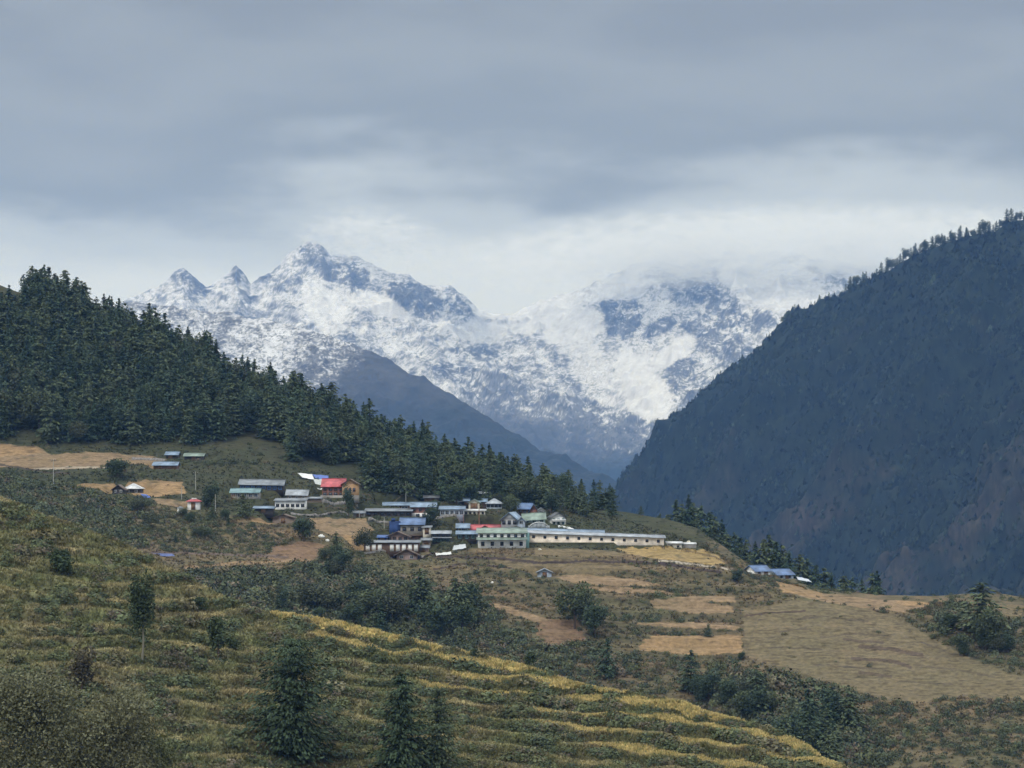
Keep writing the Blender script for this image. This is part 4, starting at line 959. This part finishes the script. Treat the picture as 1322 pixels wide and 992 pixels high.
def mass(name, bases, which, pos, sc, colr, mat=MAT_LEAF, kind_='stuff'):
    Vm, Qm, Cm = merge(bases, which, pos, sc, R.rand(len(pos)) * 6.28, colr)
    return tag(link(name, mesh_quads(name, Vm, Qm, mat, Cm)), kind=kind_)
n = rest.sum(); k_ = kind[rest]; lk = leafk[rest]
wh = np.where(lk, 5 + k_ % 4, k_)
pal = np.array(FG_COL + LG_COL)
sz = hh[rest] * np.where(lk, .8, 1)
mass('forest', FB + LB, wh, cand[rest][:, :3], np.stack([sz * R.uniform(.95, 1.25, n), sz], 1), pal[wh] * R.uniform(.8, 1.2, (n, 1)))

# pines on the far side of the crest, right of the long building
crest = [(873, 645), (880, 652), (888, 640), (897, 650), (905, 654), (915, 661), (923, 668), (931, 672), (940, 690), (948, 688), (957, 694), (965, 698), (975, 700), (985, 697), (993, 692), (1003, 700), (1012, 706), (1020, 712), (1031, 716), (1042, 722), (1052, 730), (1063, 735), (1075, 740), (1088, 744), (1100, 746), (1112, 748), (1124, 742), (1133, 738), (862, 665), (852, 664), (1135, 752), (900, 668), (950, 705), (978, 716), (1015, 722)]
for i, (p_, t_) in enumerate(crest):
    i4 = int((p_ + 300) / 1.5); Y4 = float(np.interp(5.0, SB.S, SB.Y[i4])) + R.uniform(6, 26)
    x_ = (p_ - CX) / F * Y4; z_ = SB.at(x_, Y4); h_ = (HY - t_) / F * Y4 - z_
    h_ = max(3.0, h_)
    plant_tree('crest_pine', 'dark pine rising from behind the crest right of the long white building', 'tree', 'pines behind the crest', FM[i % 5], (x_, Y4, z_), h_ * 1.15, R.rand() * 6.28, h_)
# single trees on the village hill: (px, base, top, kind, label)
def hill_tree(name, label, px, base, top, kd, wf=1.0, grp=None, col=None):
    x_, Y_, z_ = SB.ray(px, base); h_ = (base - top) * Y_ / F
    M = FM[kd[1]] if kd[0] == 'c' else LM[kd[1]]
    return plant_tree(name, label, 'tree', grp, M, (x_, Y_, z_), h_ * wf, R.rand() * 6.28, h_)
hill_tree('dark_round_tree', 'dark egg shaped tree in front of the orange gable of the red roofed house', 450, 668, 631, ('b', 2), .62)
HT = [
 ('wide_bush', 'wide dome shaped dark bush at the lower edge of the terraced tan field', 152, 618, 591, ('b', 0), 1.7),
 ('roadside_tree', 'dark tree between the pole and the shrine left of the teal roofed house', 272, 655, 626, ('b', 2), 1.3),
 ('conifer', 'small dark conifer in front of the teal roofed house', 315, 668, 638, ('c', 3), 1.4),
 ('garden_tree', 'bushy tree beside the two white boulders', 392, 699, 668, ('b', 0), 1.2),
 ('spruce', 'small conical tree just right of the white boulders', 435, 712, 687, ('c', 1), 1.5),
 ('leafy_tree', 'greyish leafy tree left of the deep blue shed', 470, 715, 682, ('b', 3), .9),
 ('stout_bush', 'stout dark bush under the small conical tree right of the boulders', 440, 742, 713, ('b', 2), 1.5),
 ('wood_edge_tree', 'broad rounded tree behind the light blue roofed houses at the wood edge', 590, 652, 622, ('b', 0), 1.2),
 ('village_tree', 'dark tree between the grey gabled house and the vivid blue roofed house', 661, 668, 640, ('b', 1), .9),
 ('street_bush', 'dark bush between the brown upper house and blue panelled house', 556, 680, 655, ('b', 2), 1.3),
 ('hillside_tree', 'round grey green tree on the crest behind the vivid blue roofed house', 712, 664, 637, ('b', 2), 1.2),
 ('lone_conifer', 'tiny dark conifer alone on the skyline behind the grassy crest', 827, 661, 650, ('c', 1), 1.5),
 ('gully_fir', 'tallest fir of the dark clump in the gully below the village', 545, 792, 735, ('c', 1), 1.6),
 ('gully_fir', 'second tall fir in the gully clump, right of the tallest one', 588, 806, 747, ('c', 3), 1.3),
 ('gully_tree', 'rounded tree between and in front of the two tall gully firs', 560, 822, 776, ('b', 0), 1.3),
 ('gully_tree', 'wide rounded tree at the left end of the dark gully clump', 470, 800, 762, ('b', 1), 1.6),
 ('gully_tree', 'low rounded tree in the dark gully above the first yellow terrace', 410, 790, 752, ('b', 3), 1.6),
 ('hillside_thicket', 'dense leafy tree on the brown slope below the lone grey shed', 742, 812, 757, ('b', 1), 1.0),
 ('hillside_thicket', 'smaller leafy tree joined to the right of the one under the grey shed', 768, 822, 776, ('b', 0), 1.0),
 ('slope_fir', 'slim dark fir between the gully and the orange tan field', 783, 876, 824, ('c', 0), 1.25),
 ('valley_fir', 'dark fir standing just below the orange tan field', 892, 893, 840, ('c', 4), 1.4),
 ('valley_fir', 'dark fir below the corner where tan and large brown fields meet', 977, 922, 860, ('c', 1), 1.3),
 ('valley_fir', 'tall narrow fir standing beside the tip of the yellow terraces', 1044, 968, 890, ('c', 0), 1.3),
 ('valley_tree', 'dark round tree behind the tall narrow fir at the terrace tip', 1072, 935, 890, ('b', 2), 1.2),
 ('valley_bush', 'dark bush beside the fir just below the orange tan field', 915, 905, 868, ('b', 2), 1.2),
 ('rise_fir', 'tall dark fir on the grassy rise beyond the large brown field', 1264, 820, 753, ('c', 3), 1.7),
 ('rise_tree', 'round tree in front of the tall dark fir on the grassy rise', 1274, 838, 786, ('b', 1), .95),
 ('rise_bush', 'small round bush left of the fir on the grassy rise', 1228, 814, 790, ('b', 0), 1.2),
 ('slope_shrub', 'single dark shrub at the lower left corner of the large brown field', 957, 852, 842, ('b', 2), 1.6),
 ('small_fir', 'tiny fir on the hedge between the two tan terraces', 914, 822, 805, ('c', 1), 1.4),
 ('field_bush', 'small dark bush on the crest near the two blue roofed cottages', 952, 752, 736, ('b', 2), 1.5),
]
for a in HT: hill_tree(*a)
RG = np.random.RandomState(5)
for (n_, x0_, x1_, b0_, b1_, name_, lab_, grp_, hp) in [
    (13, 480, 612, 785, 826, 'thicket_tree', 'dark tree of the tight clump in the gully below the village', 'trees clumped in the gully', (30, 48)),
    (9, 360, 475, 770, 812, 'gully_shrub_tree', 'low dark tree in the gully just above the first yellow terrace', 'low trees along the gully', (20, 32)),
    (12, 1000, 1110, 935, 990, 'hollow_tree', 'dark tree crowded in the hollow beside the tip of the yellow terraces', 'trees in the hollow', (32, 60)),
    (8, 880, 1000, 895, 930, 'bank_tree', 'small dark tree on the scrubby bank beneath the orange tan field', 'trees on the scrubby bank', (22, 38)),
    (6, 1225, 1300, 815, 850, 'rise_shrub_tree', 'dark bushy tree around the foot of the fir on the grassy rise', 'trees around the fir on the rise', (18, 30)),
    (6, 415, 470, 722, 748, 'bank_bush', 'dark round bush on the bank below the two white boulders', 'bushes below the boulders', (16, 26)),
    (10, 140, 300, 660, 700, 'scrub_tree', 'larger bush standing out of the scrub below the shrine', 'larger bushes in the scrub', (12, 20)),
    (9, 560, 735, 640, 668, 'lane_tree', 'small leafy tree among the upper houses of the village', 'small trees among the upper houses', (12, 20))]:
    for k in range(n_):
        b_ = RG.uniform(b0_, b1_); h_ = RG.uniform(*hp); lf = RG.rand() < (.35 if hp[0] > 28 else .8)
        hill_tree(name_, lab_, RG.uniform(x0_, x1_), b_, b_ - h_, ('b', RG.randint(4)) if lf else ('c', RG.randint(5)), RG.uniform(1.0, 1.4) if lf else RG.uniform(1.2, 1.6), grp_)

# trees along the skyline of the dark mountain
iC = lambda p: int((p - 640) / 2)
sky_p = np.sort(np.concatenate([np.linspace(1088, 1326, 58) + R.uniform(-2.5, 2.5, 58), np.array([905, 930, 1012, 1026, 1052, 1058, 1071])]))
for i, p_ in enumerate(sky_p):
    j = int(np.searchsorted(SC.S, 2.0)); col_i = iC(p_); x_, Y_, z_ = SC.X[col_i, j], SC.Y[col_i, j], SC.Z[col_i, j]
    h_ = R.uniform(8, 19) * (.75 if p_ < 1090 else 1)
    g_ = [FM[3], FM[1], LM[1], FM[4], FM[3]][i % 5]
    plant_tree('skyline_tree', 'small dark tree on the skyline of the steep dark mountain', 'tree', 'trees along the mountain skyline', g_, (x_, Y_, z_ - 1), h_ * R.uniform(.8, 1.1), R.rand() * 6.28, h_)
# the wood covering that mountain
n = 42000
i_ = R.uniform(2, len(uC) - 3, n); j_ = R.uniform(np.searchsorted(SC.S, 1.02), np.searchsorted(SC.S, 2.3), n)
g = SC.cell(i_, j_); dens = g(1 - .85 * np.clip(redw, 0, 1)) * np.clip(.75 + .9 * g(nC), 0.15, 1)
keep = R.rand(n) < dens; i_, j_ = i_[keep], j_[keep]; g = SC.cell(i_, j_); n = len(i_)
pos = np.stack([g(SC.X), g(SC.Y), g(SC.Z) - .5], 1)
def small(seed, conif):
    V_, Q_, c_ = unit_bush(seed, 15, .42)
    V_ = V_.copy()
    if conif: V_[:, :2] *= (1.1 - .85 * np.clip(V_[:, 2:], 0, 1)); V_[:, 2] = V_[:, 2] * 2.3
    else: V_[:, 2] = V_[:, 2] * 1.3
    return V_, Q_, c_
SMB = [small(300 + i, i % 3 != 2) for i in range(5)]
sz = R.uniform(1.9, 4.4, n) * np.interp(g(SC.SS), [1, 2], [.8, 1.0])
wh = R.randint(0, 5, n); cc = np.array([[.022, .032, .020]]) * R.uniform(.5, 1.5, (n, 1)) * np.where(R.rand(n) < .1, 1.5, 1)[:, None] * (1 + .9 * np.clip(g(nC), -.6, .8) + .5 * (g(gul) - .35))[:, None]
mass('mountain_forest', SMB, wh, pos, np.stack([sz, sz * R.uniform(.7, 1.1, n)], 1), cc)

# scrub on the village hill
BUSH = [unit_bush(400 + i, 100, .115) for i in range(6)]
DENS = [([(-300, 612), (0, 615), (90, 630), (150, 643), (240, 660), (300, 668), (400, 704), (340, 716), (200, 712), (100, 700), (0, 660), (-300, 660)], .95, 2.0),
        ([(240, 742), (400, 730), (500, 745), (620, 775), (650, 800), (600, 850), (400, 830), (280, 790)], 1.0, 2.3),
        ([(400, 705), (470, 715), (480, 745), (400, 735)], .8, 1.8), ([(540, 700), (600, 700), (610, 722), (540, 722)], .7, 1.4),
        ([(740, 880), (800, 860), (900, 855), (960, 862), (1060, 880), (1200, 915), (1340, 895), (1500, 1010), (1000, 1020), (900, 935)], .56, 1.6),
        ([(900, 880), (1000, 870), (1100, 900), (1150, 990), (1050, 1000), (960, 940)], .9, 2.6),
        ([(1170, 800), (1240, 778), (1330, 800), (1340, 865), (1240, 850), (1200, 822)], .65, 1.7),
        ([(1050, 784), (1110, 786), (1180, 806), (1215, 822), (1290, 850), (1280, 860), (1200, 838), (1150, 815), (1060, 793)], .9, 1.3),
        ([(640, 800), (700, 835), (760, 830), (830, 850), (800, 890), (700, 880), (620, 850)], .7, 1.9), ([(600, 790), (690, 812), (700, 850), (600, 850)], .8, 2.0),
        ([(720, 790), (800, 800), (790, 825), (720, 820)], .7, 1.6), ([(800, 792), (950, 792), (955, 803), (800, 803)], .9, 1.2), ([(760, 813), (955, 814), (955, 821), (760, 826)], .8, 1.2),
        ([(820, 762), (945, 763), (950, 770), (820, 774)], .85, 1.3), ([(840, 846), (960, 846), (960, 856), (840, 860)], .6, 1.4),
        ([(80, 612), (230, 612), (300, 630), (300, 660), (200, 645), (90, 622)], .4, 1.4), ([(640, 645), (760, 655), (800, 690), (740, 690), (680, 665)], .5, 1.4),
        ([(720, 680), (860, 695), (880, 690), (760, 668)], .5, 1.2), ([(250, 595), (420, 600), (400, 615), (260, 606)], .5, 1.5), ([(460, 640), (600, 645), (600, 655), (460, 650)], .5, 1.2),
        ([(0, 606), (40, 610), (90, 614), (60, 620), (0, 618)], .5, 1.2), ([(465, 645), (640, 640), (740, 665), (760, 690), (680, 684), (600, 705), (470, 716)], .42, 1.9), ([(290, 625), (480, 620), (480, 668), (290, 665)], .35, 1.7), ([(1205, 890), (1330, 885), (1330, 900), (1205, 905)], .9, 1.4)]
dB = .16 + .35 * np.clip(fbm(PX_B / 40, PY_B / 14, 3, 201), 0, 1); sB = np.full(dB.shape, .95)
jx = 8 * fbm(PX_B / 25, PY_B / 14, 3, 203)
for poly, d_, s_ in DENS:
    m = inpoly(PX_B + jx, PY_B + jx * .5, poly); dB = np.where(m, np.maximum(dB, d_ * (.55 + .8 * np.clip(.5 + fbm(PX_B / 18, PY_B / 9, 2, 205), 0, 1))), dB); sB = np.where(m, s_, sB)
dB = np.maximum(dB, riserB * .75)
for poly, c in FIELDS:
    dB = np.where(inpoly(PX_B, PY_B, poly), .010, dB)
dB = np.where(SB.pad, 0, dB) * (SB.SS > 1.6)
for (hx, hb, ht) in [(0, 0, 0)]: pass
n = 30000
i_ = R.uniform(2, len(u) - 3, n); j_ = R.uniform(np.searchsorted(SB.S, 1.7), np.searchsorted(SB.S, 5.15), n)
g = SB.cell(i_, j_); keep = R.rand(n) < g(dB) * 1.15; padf = g(SB.pad.astype(float)) > .01
keep &= ~padf
i_, j_ = i_[keep], j_[keep]; g = SB.cell(i_, j_); n = len(i_)
pos = np.stack([g(SB.X), g(SB.Y), g(SB.Z) - .1], 1)
# keep the roofs clear: no bush right in front of a wall
pxb = CX + F * pos[:, 0] / pos[:, 1]; pyb = HY - F * pos[:, 2] / pos[:, 1]
sz = g(sB) * R.uniform(.4, 1.1, n) * np.where((pyb > 600) & (pyb < 728) & (pxb > 190) & (pxb < 900), .55, 1)
pal = np.array([(.072, .090, .052), (.094, .108, .056), (.056, .074, .048), (.125, .116, .070), (.130, .108, .078), (.076, .094, .062)])
wh = R.randint(0, 6, n); cc = pal[R.choice(6, n, p=[.27, .22, .22, .12, .07, .10])] * R.uniform(.75, 1.3, (n, 1))
mass('hillside_scrub', BUSH, wh, pos, np.stack([sz, sz * R.uniform(.7, 1.3, n)], 1), cc)
# grass tufts over the village hill
TUFT = [unit_tuft(500 + i, 7, .16) for i in range(5)]
n = 36000
i_ = R.uniform(130, len(u) - 3, n); j_ = R.uniform(np.searchsorted(SB.S, 1.8), np.searchsorted(SB.S, 4.1), n)
g = SB.cell(i_, j_); keep = (g(SB.pad.astype(float)) < .01); i_, j_ = i_[keep], j_[keep]; g = SB.cell(i_, j_); n = len(i_)
pos = np.stack([g(SB.X), g(SB.Y), g(SB.Z)], 1); ccg = np.stack([g(COL_B[..., k]) for k in range(3)], 1) * R.uniform(.85, 1.25, (n, 1))
kf_ = np.ones(n, bool)
for poly, c in FIELDS: kf_ &= ~inpoly(CX + F * pos[:, 0] / pos[:, 1], HY - F * pos[:, 2] / pos[:, 1], poly)
pos, ccg = pos[kf_], ccg[kf_]; n = len(pos)
s_ = R.uniform(.2, .5, n); mass('hill_grass', TUFT, R.randint(0, 5, n), pos, np.stack([s_ * 1.8, s_], 1), ccg)

# ------------------------------------------------------------------ the near hillside: scrub, crops, grass
jA0, jA1 = np.searchsorted(SA.S, 3.8), np.searchsorted(SA.S, 5.25)
n = 44000
i_ = R.uniform(2, len(u) - 3, n); j_ = R.uniform(jA0, jA1, n); g = SA.cell(i_, j_)
clus = fbm(SA.px / 45, SA.py() / 20, 3, 37)
dA = .04 + .85 * riser * (perlin(SA.px / 55, kA * 3.3, 33) > -.02) + 1.1 * sst(.16, .34, clus) + .30 * np.clip(fbm(SA.px / 50, SA.py() / 25, 3, 35), 0, 1)
dA = np.where(crop, .0, dA)
keep = R.rand(n) < g(dA); i_, j_ = i_[keep], j_[keep]; g = SA.cell(i_, j_); n = len(i_); cl_ = sst(.16, .34, g(clus))
pos = np.stack([g(SA.X), g(SA.Y), g(SA.Z) - .05], 1); rz_ = g(riser)
sz = R.uniform(.20, .58, n) * (1 + .75 * rz_ + .7 * cl_) * np.where(R.rand(n) < .05, 1.7, 1)
pal = np.array([(.090, .112, .060), (.112, .130, .064), (.066, .086, .052), (.140, .132, .080), (.125, .108, .078), (.132, .150, .074)])
wh = R.randint(0, 6, n); cc = pal[R.choice(6, n, p=[.25, .22, .2, .15, .08, .10])] * R.uniform(.75, 1.3, (n, 1))
mass('terrace_scrub', BUSH, wh, pos, np.stack([sz * 1.15, sz], 1), cc)
n = 150000
i_ = R.uniform(2, len(u) - 3, n); j_ = R.uniform(jA0, jA1, n); g = SA.cell(i_, j_); isc = g(crop.astype(float)) > .5
pos = np.stack([g(SA.X), g(SA.Y), g(SA.Z)], 1); ccg = np.stack([g(colA[..., k]) for k in range(3)], 1) * R.uniform(.8, 1.6, (n, 1))
m = ~isc; s_ = R.uniform(.16, .42, m.sum())
mass('grass', TUFT, R.randint(0, 5, m.sum()), pos[m], np.stack([s_ * 1.7, s_], 1), ccg[m])
# the yellow barley: extra rows of it
n = 60000
i_ = R.uniform(380, 960, n); j_ = R.uniform(jA0, jA1, n); g = SA.cell(i_, j_); m = g(crop.astype(float)) > .4; i_, j_ = i_[m], j_[m]; g = SA.cell(i_, j_); n = len(i_)
pos = np.stack([g(SA.X), g(SA.Y), g(SA.Z)], 1); s_ = R.uniform(.22, .5, n)
gcol = np.array([[.56, .45, .20]]) * R.uniform(.7, 1.25, (n, 1)); gcol[R.rand(n) < .22] = (.27, .27, .11)
mass('crop', TUFT, R.randint(0, 5, n), pos, np.stack([s_ * 1.1, s_], 1), gcol)

# big single plants of the near hillside
def near_tree(name, label, px, base, top, gen, col, bark=None, Y=None, cat='tree'):
    x_, Y_, z_ = SA.ray(px, base)
    if Y: Y_ = Y; x_ = (px - CX) / F * Y; z_ = SA.at(x_, Y)
    h_ = (HY - top) / F * Y_ - z_
    return plant_tree(name, label, cat, None, tree_meshes(name, gen, col, bark), (x_, Y_, z_), h_, 0)
near_tree('large_fir', 'broad twin topped fir, largest tree on the near terraces', 375, 975, 826, conifer(11, 1, .47, 32, 19, 26, .019, low=.02, power=.33, ragged=.4), (.044, .068, .038))
near_tree('near_fir', 'fir with pointed top at the bottom edge, left one of a close pair', 517, 1012, 872, conifer(12, 1, .36, 34, 16, 22, .019, low=.02, power=.5, ragged=.45), (.044, .068, .038))
near_tree('loose_fir', 'paler looser fir at the bottom edge, right one of a close pair', 566, 1010, 888, conifer(13, 1, .34, 28, 13, 19, .019, low=.02, power=.5, ragged=.6), (.062, .084, .048))
near_tree('slender_tree', 'slender tree with bare pale lower trunk standing alone on the terraces', 183, 856, 742, leafy(14, 1, .17, 2600, .016, low=.16, lobes=17, stem=.55), (.06, .084, .046), MAT_PALEBARK)
near_tree('grey_bush', 'loose brownish grey bush left of the slender tree', 105, 892, 838, leafy(15, 1, .36, 1500, .035, lobes=12), (.10, .09, .062), cat='bush')
near_tree('leafy_bush', 'ragged green bush on a terrace edge above the large fir', 281, 852, 800, leafy(16, 1, .30, 1300, .04, lobes=11), (.066, .09, .048), cat='bush')
near_tree('dark_bush', 'low dark bush on the terrace left of the near slope crest', 80, 742, 706, leafy(17, 1, .5, 1300, .05, lobes=10), (.052, .076, .042), cat='bush')
near_tree('terrace_shrub', 'dark shrub just above the large fir on the crest side', 300, 838, 822, leafy(22, 1, .7, 700, .07, lobes=9), (.056, .08, .044), cat='bush')
near_tree('crest_bush', 'small dark bush at the edge of the second yellow terrace', 686, 862, 845, leafy(23, 1, .5, 700, .07, lobes=9), (.056, .08, .044), cat='bush')
near_tree('small_bush', 'small dark bush on the crest of the near slope, first above the yellow terraces', 612, 850, 838, leafy(25, 1, .6, 500, .07, lobes=9), (.056, .08, .044), cat='bush')
near_tree('low_bush', 'low bush on the slope between slender tree and crest', 255, 790, 772, leafy(24, 1, .8, 700, .07, lobes=9), (.06, .084, .045), cat='bush')
near_tree('olive_willow', 'big soft olive bush filling the bottom corner below the terraces', 48, 1040, 868, leafy(18, 1, .56, 26000, .0105, low=.0, lobes=26), (.128, .132, .078), cat='bush')
near_tree('willow_bush', 'second big olive bush, right of the one in the corner', 135, 1040, 886, leafy(19, 1, .50, 22000, .0105, low=.0, lobes=24), (.138, .140, .082), cat='bush')
near_tree('low_willow', 'lowest olive bush at the bottom edge, right end of the olive bushes', 198, 1040, 935, leafy(20, 1, .45, 15000, .013, low=.0, lobes=20), (.135, .150, .075), cat='bush')

# mist clinging to the summits
def mist(name, px0, px1, py0_, py1_, Y0, Y1, dens, zlo, zhi, seed, sc=1.0, box_z=None):
    """an uneven bank of mist between two distances; density grows from height zlo to zhi"""
    Yc = (Y0 + Y1) / 2
    m = bpy.data.materials.new(name + "_vapour"); m.use_nodes = True; t = m.node_tree; t.nodes.clear()
    o_ = N('ShaderNodeOutputMaterial', t); v = N('ShaderNodeVolumePrincipled', t); tc_ = N('ShaderNodeTexCoord', t)
    nn = N('ShaderNodeTexNoise', t); nn.inputs['Scale'].default_value = .0042 * sc; nn.inputs['Detail'].default_value = 4; nn.inputs['Roughness'].default_value = .55
    g_ = N('ShaderNodeNewGeometry', t); mp_ = N('ShaderNodeMapping', t); mp_.inputs['Scale'].default_value = (1, 1, 2.2); mp_.inputs['Location'].default_value = (seed * 100, 0, 0)
    LK(g_.outputs['Position'], mp_.inputs[0], t); LK(mp_.outputs[0], nn.inputs['Vector'], t)
    # radial falloff in the box's own space
    ln = N('ShaderNodeVectorMath', t, operation='LENGTH'); LK(tc_.outputs['Object'], ln.inputs[0], t)
    rad = N('ShaderNodeMapRange', t, interpolation_type='SMOOTHSTEP'); rad.inputs[1].default_value = 1.0; rad.inputs[2].default_value = .0; rad.inputs[3].default_value = 0; rad.inputs[4].default_value = 1
    LK(ln.outputs['Value'], rad.inputs[0], t)
    sp = N('ShaderNodeSeparateXYZ', t); LK(g_.outputs['Position'], sp.inputs[0], t)
    hz_ = N('ShaderNodeMapRange', t, interpolation_type='SMOOTHSTEP'); hz_.inputs[1].default_value = zlo; hz_.inputs[2].default_value = zhi
    ad = N('ShaderNodeMath', t, operation='MULTIPLY_ADD'); LK(nn.outputs[0], ad.inputs[0], t); ad.inputs[1].default_value = 420; LK(sp.outputs[2], ad.inputs[2], t)
    sb = N('ShaderNodeMath', t, operation='SUBTRACT'); LK(ad.outputs[0], sb.inputs[0], t); sb.inputs[1].default_value = 210; LK(sb.outputs[0], hz_.inputs[0], t)
    m1_ = N('ShaderNodeMath', t, operation='MULTIPLY'); LK(rad.outputs[0], m1_.inputs[0], t); LK(hz_.outputs[0], m1_.inputs[1], t)
    m2_ = N('ShaderNodeMath', t, operation='MULTIPLY'); n3_ = N('ShaderNodeTexNoise', t); n3_.inputs['Scale'].default_value = .011 * sc; n3_.inputs['Detail'].default_value = 5; n3_.inputs['Roughness'].default_value = .65; LK(mp_.outputs[0], n3_.inputs['Vector'], t)
    w3_ = N('ShaderNodeMapRange', t, interpolation_type='SMOOTHSTEP'); w3_.inputs[1].default_value = .42; w3_.inputs[2].default_value = .66; LK(n3_.outputs[0], w3_.inputs[0], t)
    m3_ = N('ShaderNodeMath', t, operation='MULTIPLY'); LK(m1_.outputs[0], m3_.inputs[0], t); LK(w3_.outputs[0], m3_.inputs[1], t)
    LK(m3_.outputs[0], m2_.inputs[0], t); m2_.inputs[1].default_value = dens
    LK(m2_.outputs[0], v.inputs['Density'], t); v.inputs['Color'].default_value = (.90, .93, .955, 1); v.inputs['Absorption Color'].default_value = (0, 0, 0, 1); v.inputs['Anisotropy'].default_value = .2
    LK(v.outputs[0], o_.inputs['Volume'], t)
    a = P(px0, py1_, Yc); b = P(px1, py0_, Yc); c0 = ((a[0] + b[0]) / 2, Yc, (a[2] + b[2]) / 2); hx, hy, hz2 = (b[0] - a[0]) / 2, (Y1 - Y0) / 2, (b[2] - a[2]) / 2
    K = 14; Vv = []; Qv = []
    for i in range(K + 1):
        ph = -math.pi / 2 + math.pi * i / K
        for j in range(2 * K):
            th = math.pi * j / K; Vv.append((math.cos(th) * math.cos(ph), math.sin(th) * math.cos(ph), math.sin(ph)))
    for i in range(K):
        for j in range(2 * K): Qv.append((i * 2 * K + j, i * 2 * K + (j + 1) % (2 * K), (i + 1) * 2 * K + (j + 1) % (2 * K), (i + 1) * 2 * K + j))
    ob = link(name, mesh_quads(name, np.array(Vv) * 1.0, np.array(Qv), m)); ob.location = c0; ob.scale = (hx, hy, hz2); tag(ob, kind='stuff')
    m.cycles.volume_step_rate = 1.0
    return ob
mist('summit_mist', 350, 600, 258, 405, 9000, 9800, .030, 830, 980, 1, 1.4)
mist('mist_bank', 500, 1640, 255, 430, 8700, 10400, .034, 680, 880, 2, 1.0)
o = SB.mesh("village_hill", vcol_mat("hill_grass_and_fields", vscale=.9, vamt=.28, bump=.15, bscale=.8), COL_B); tag(o, kind='structure')
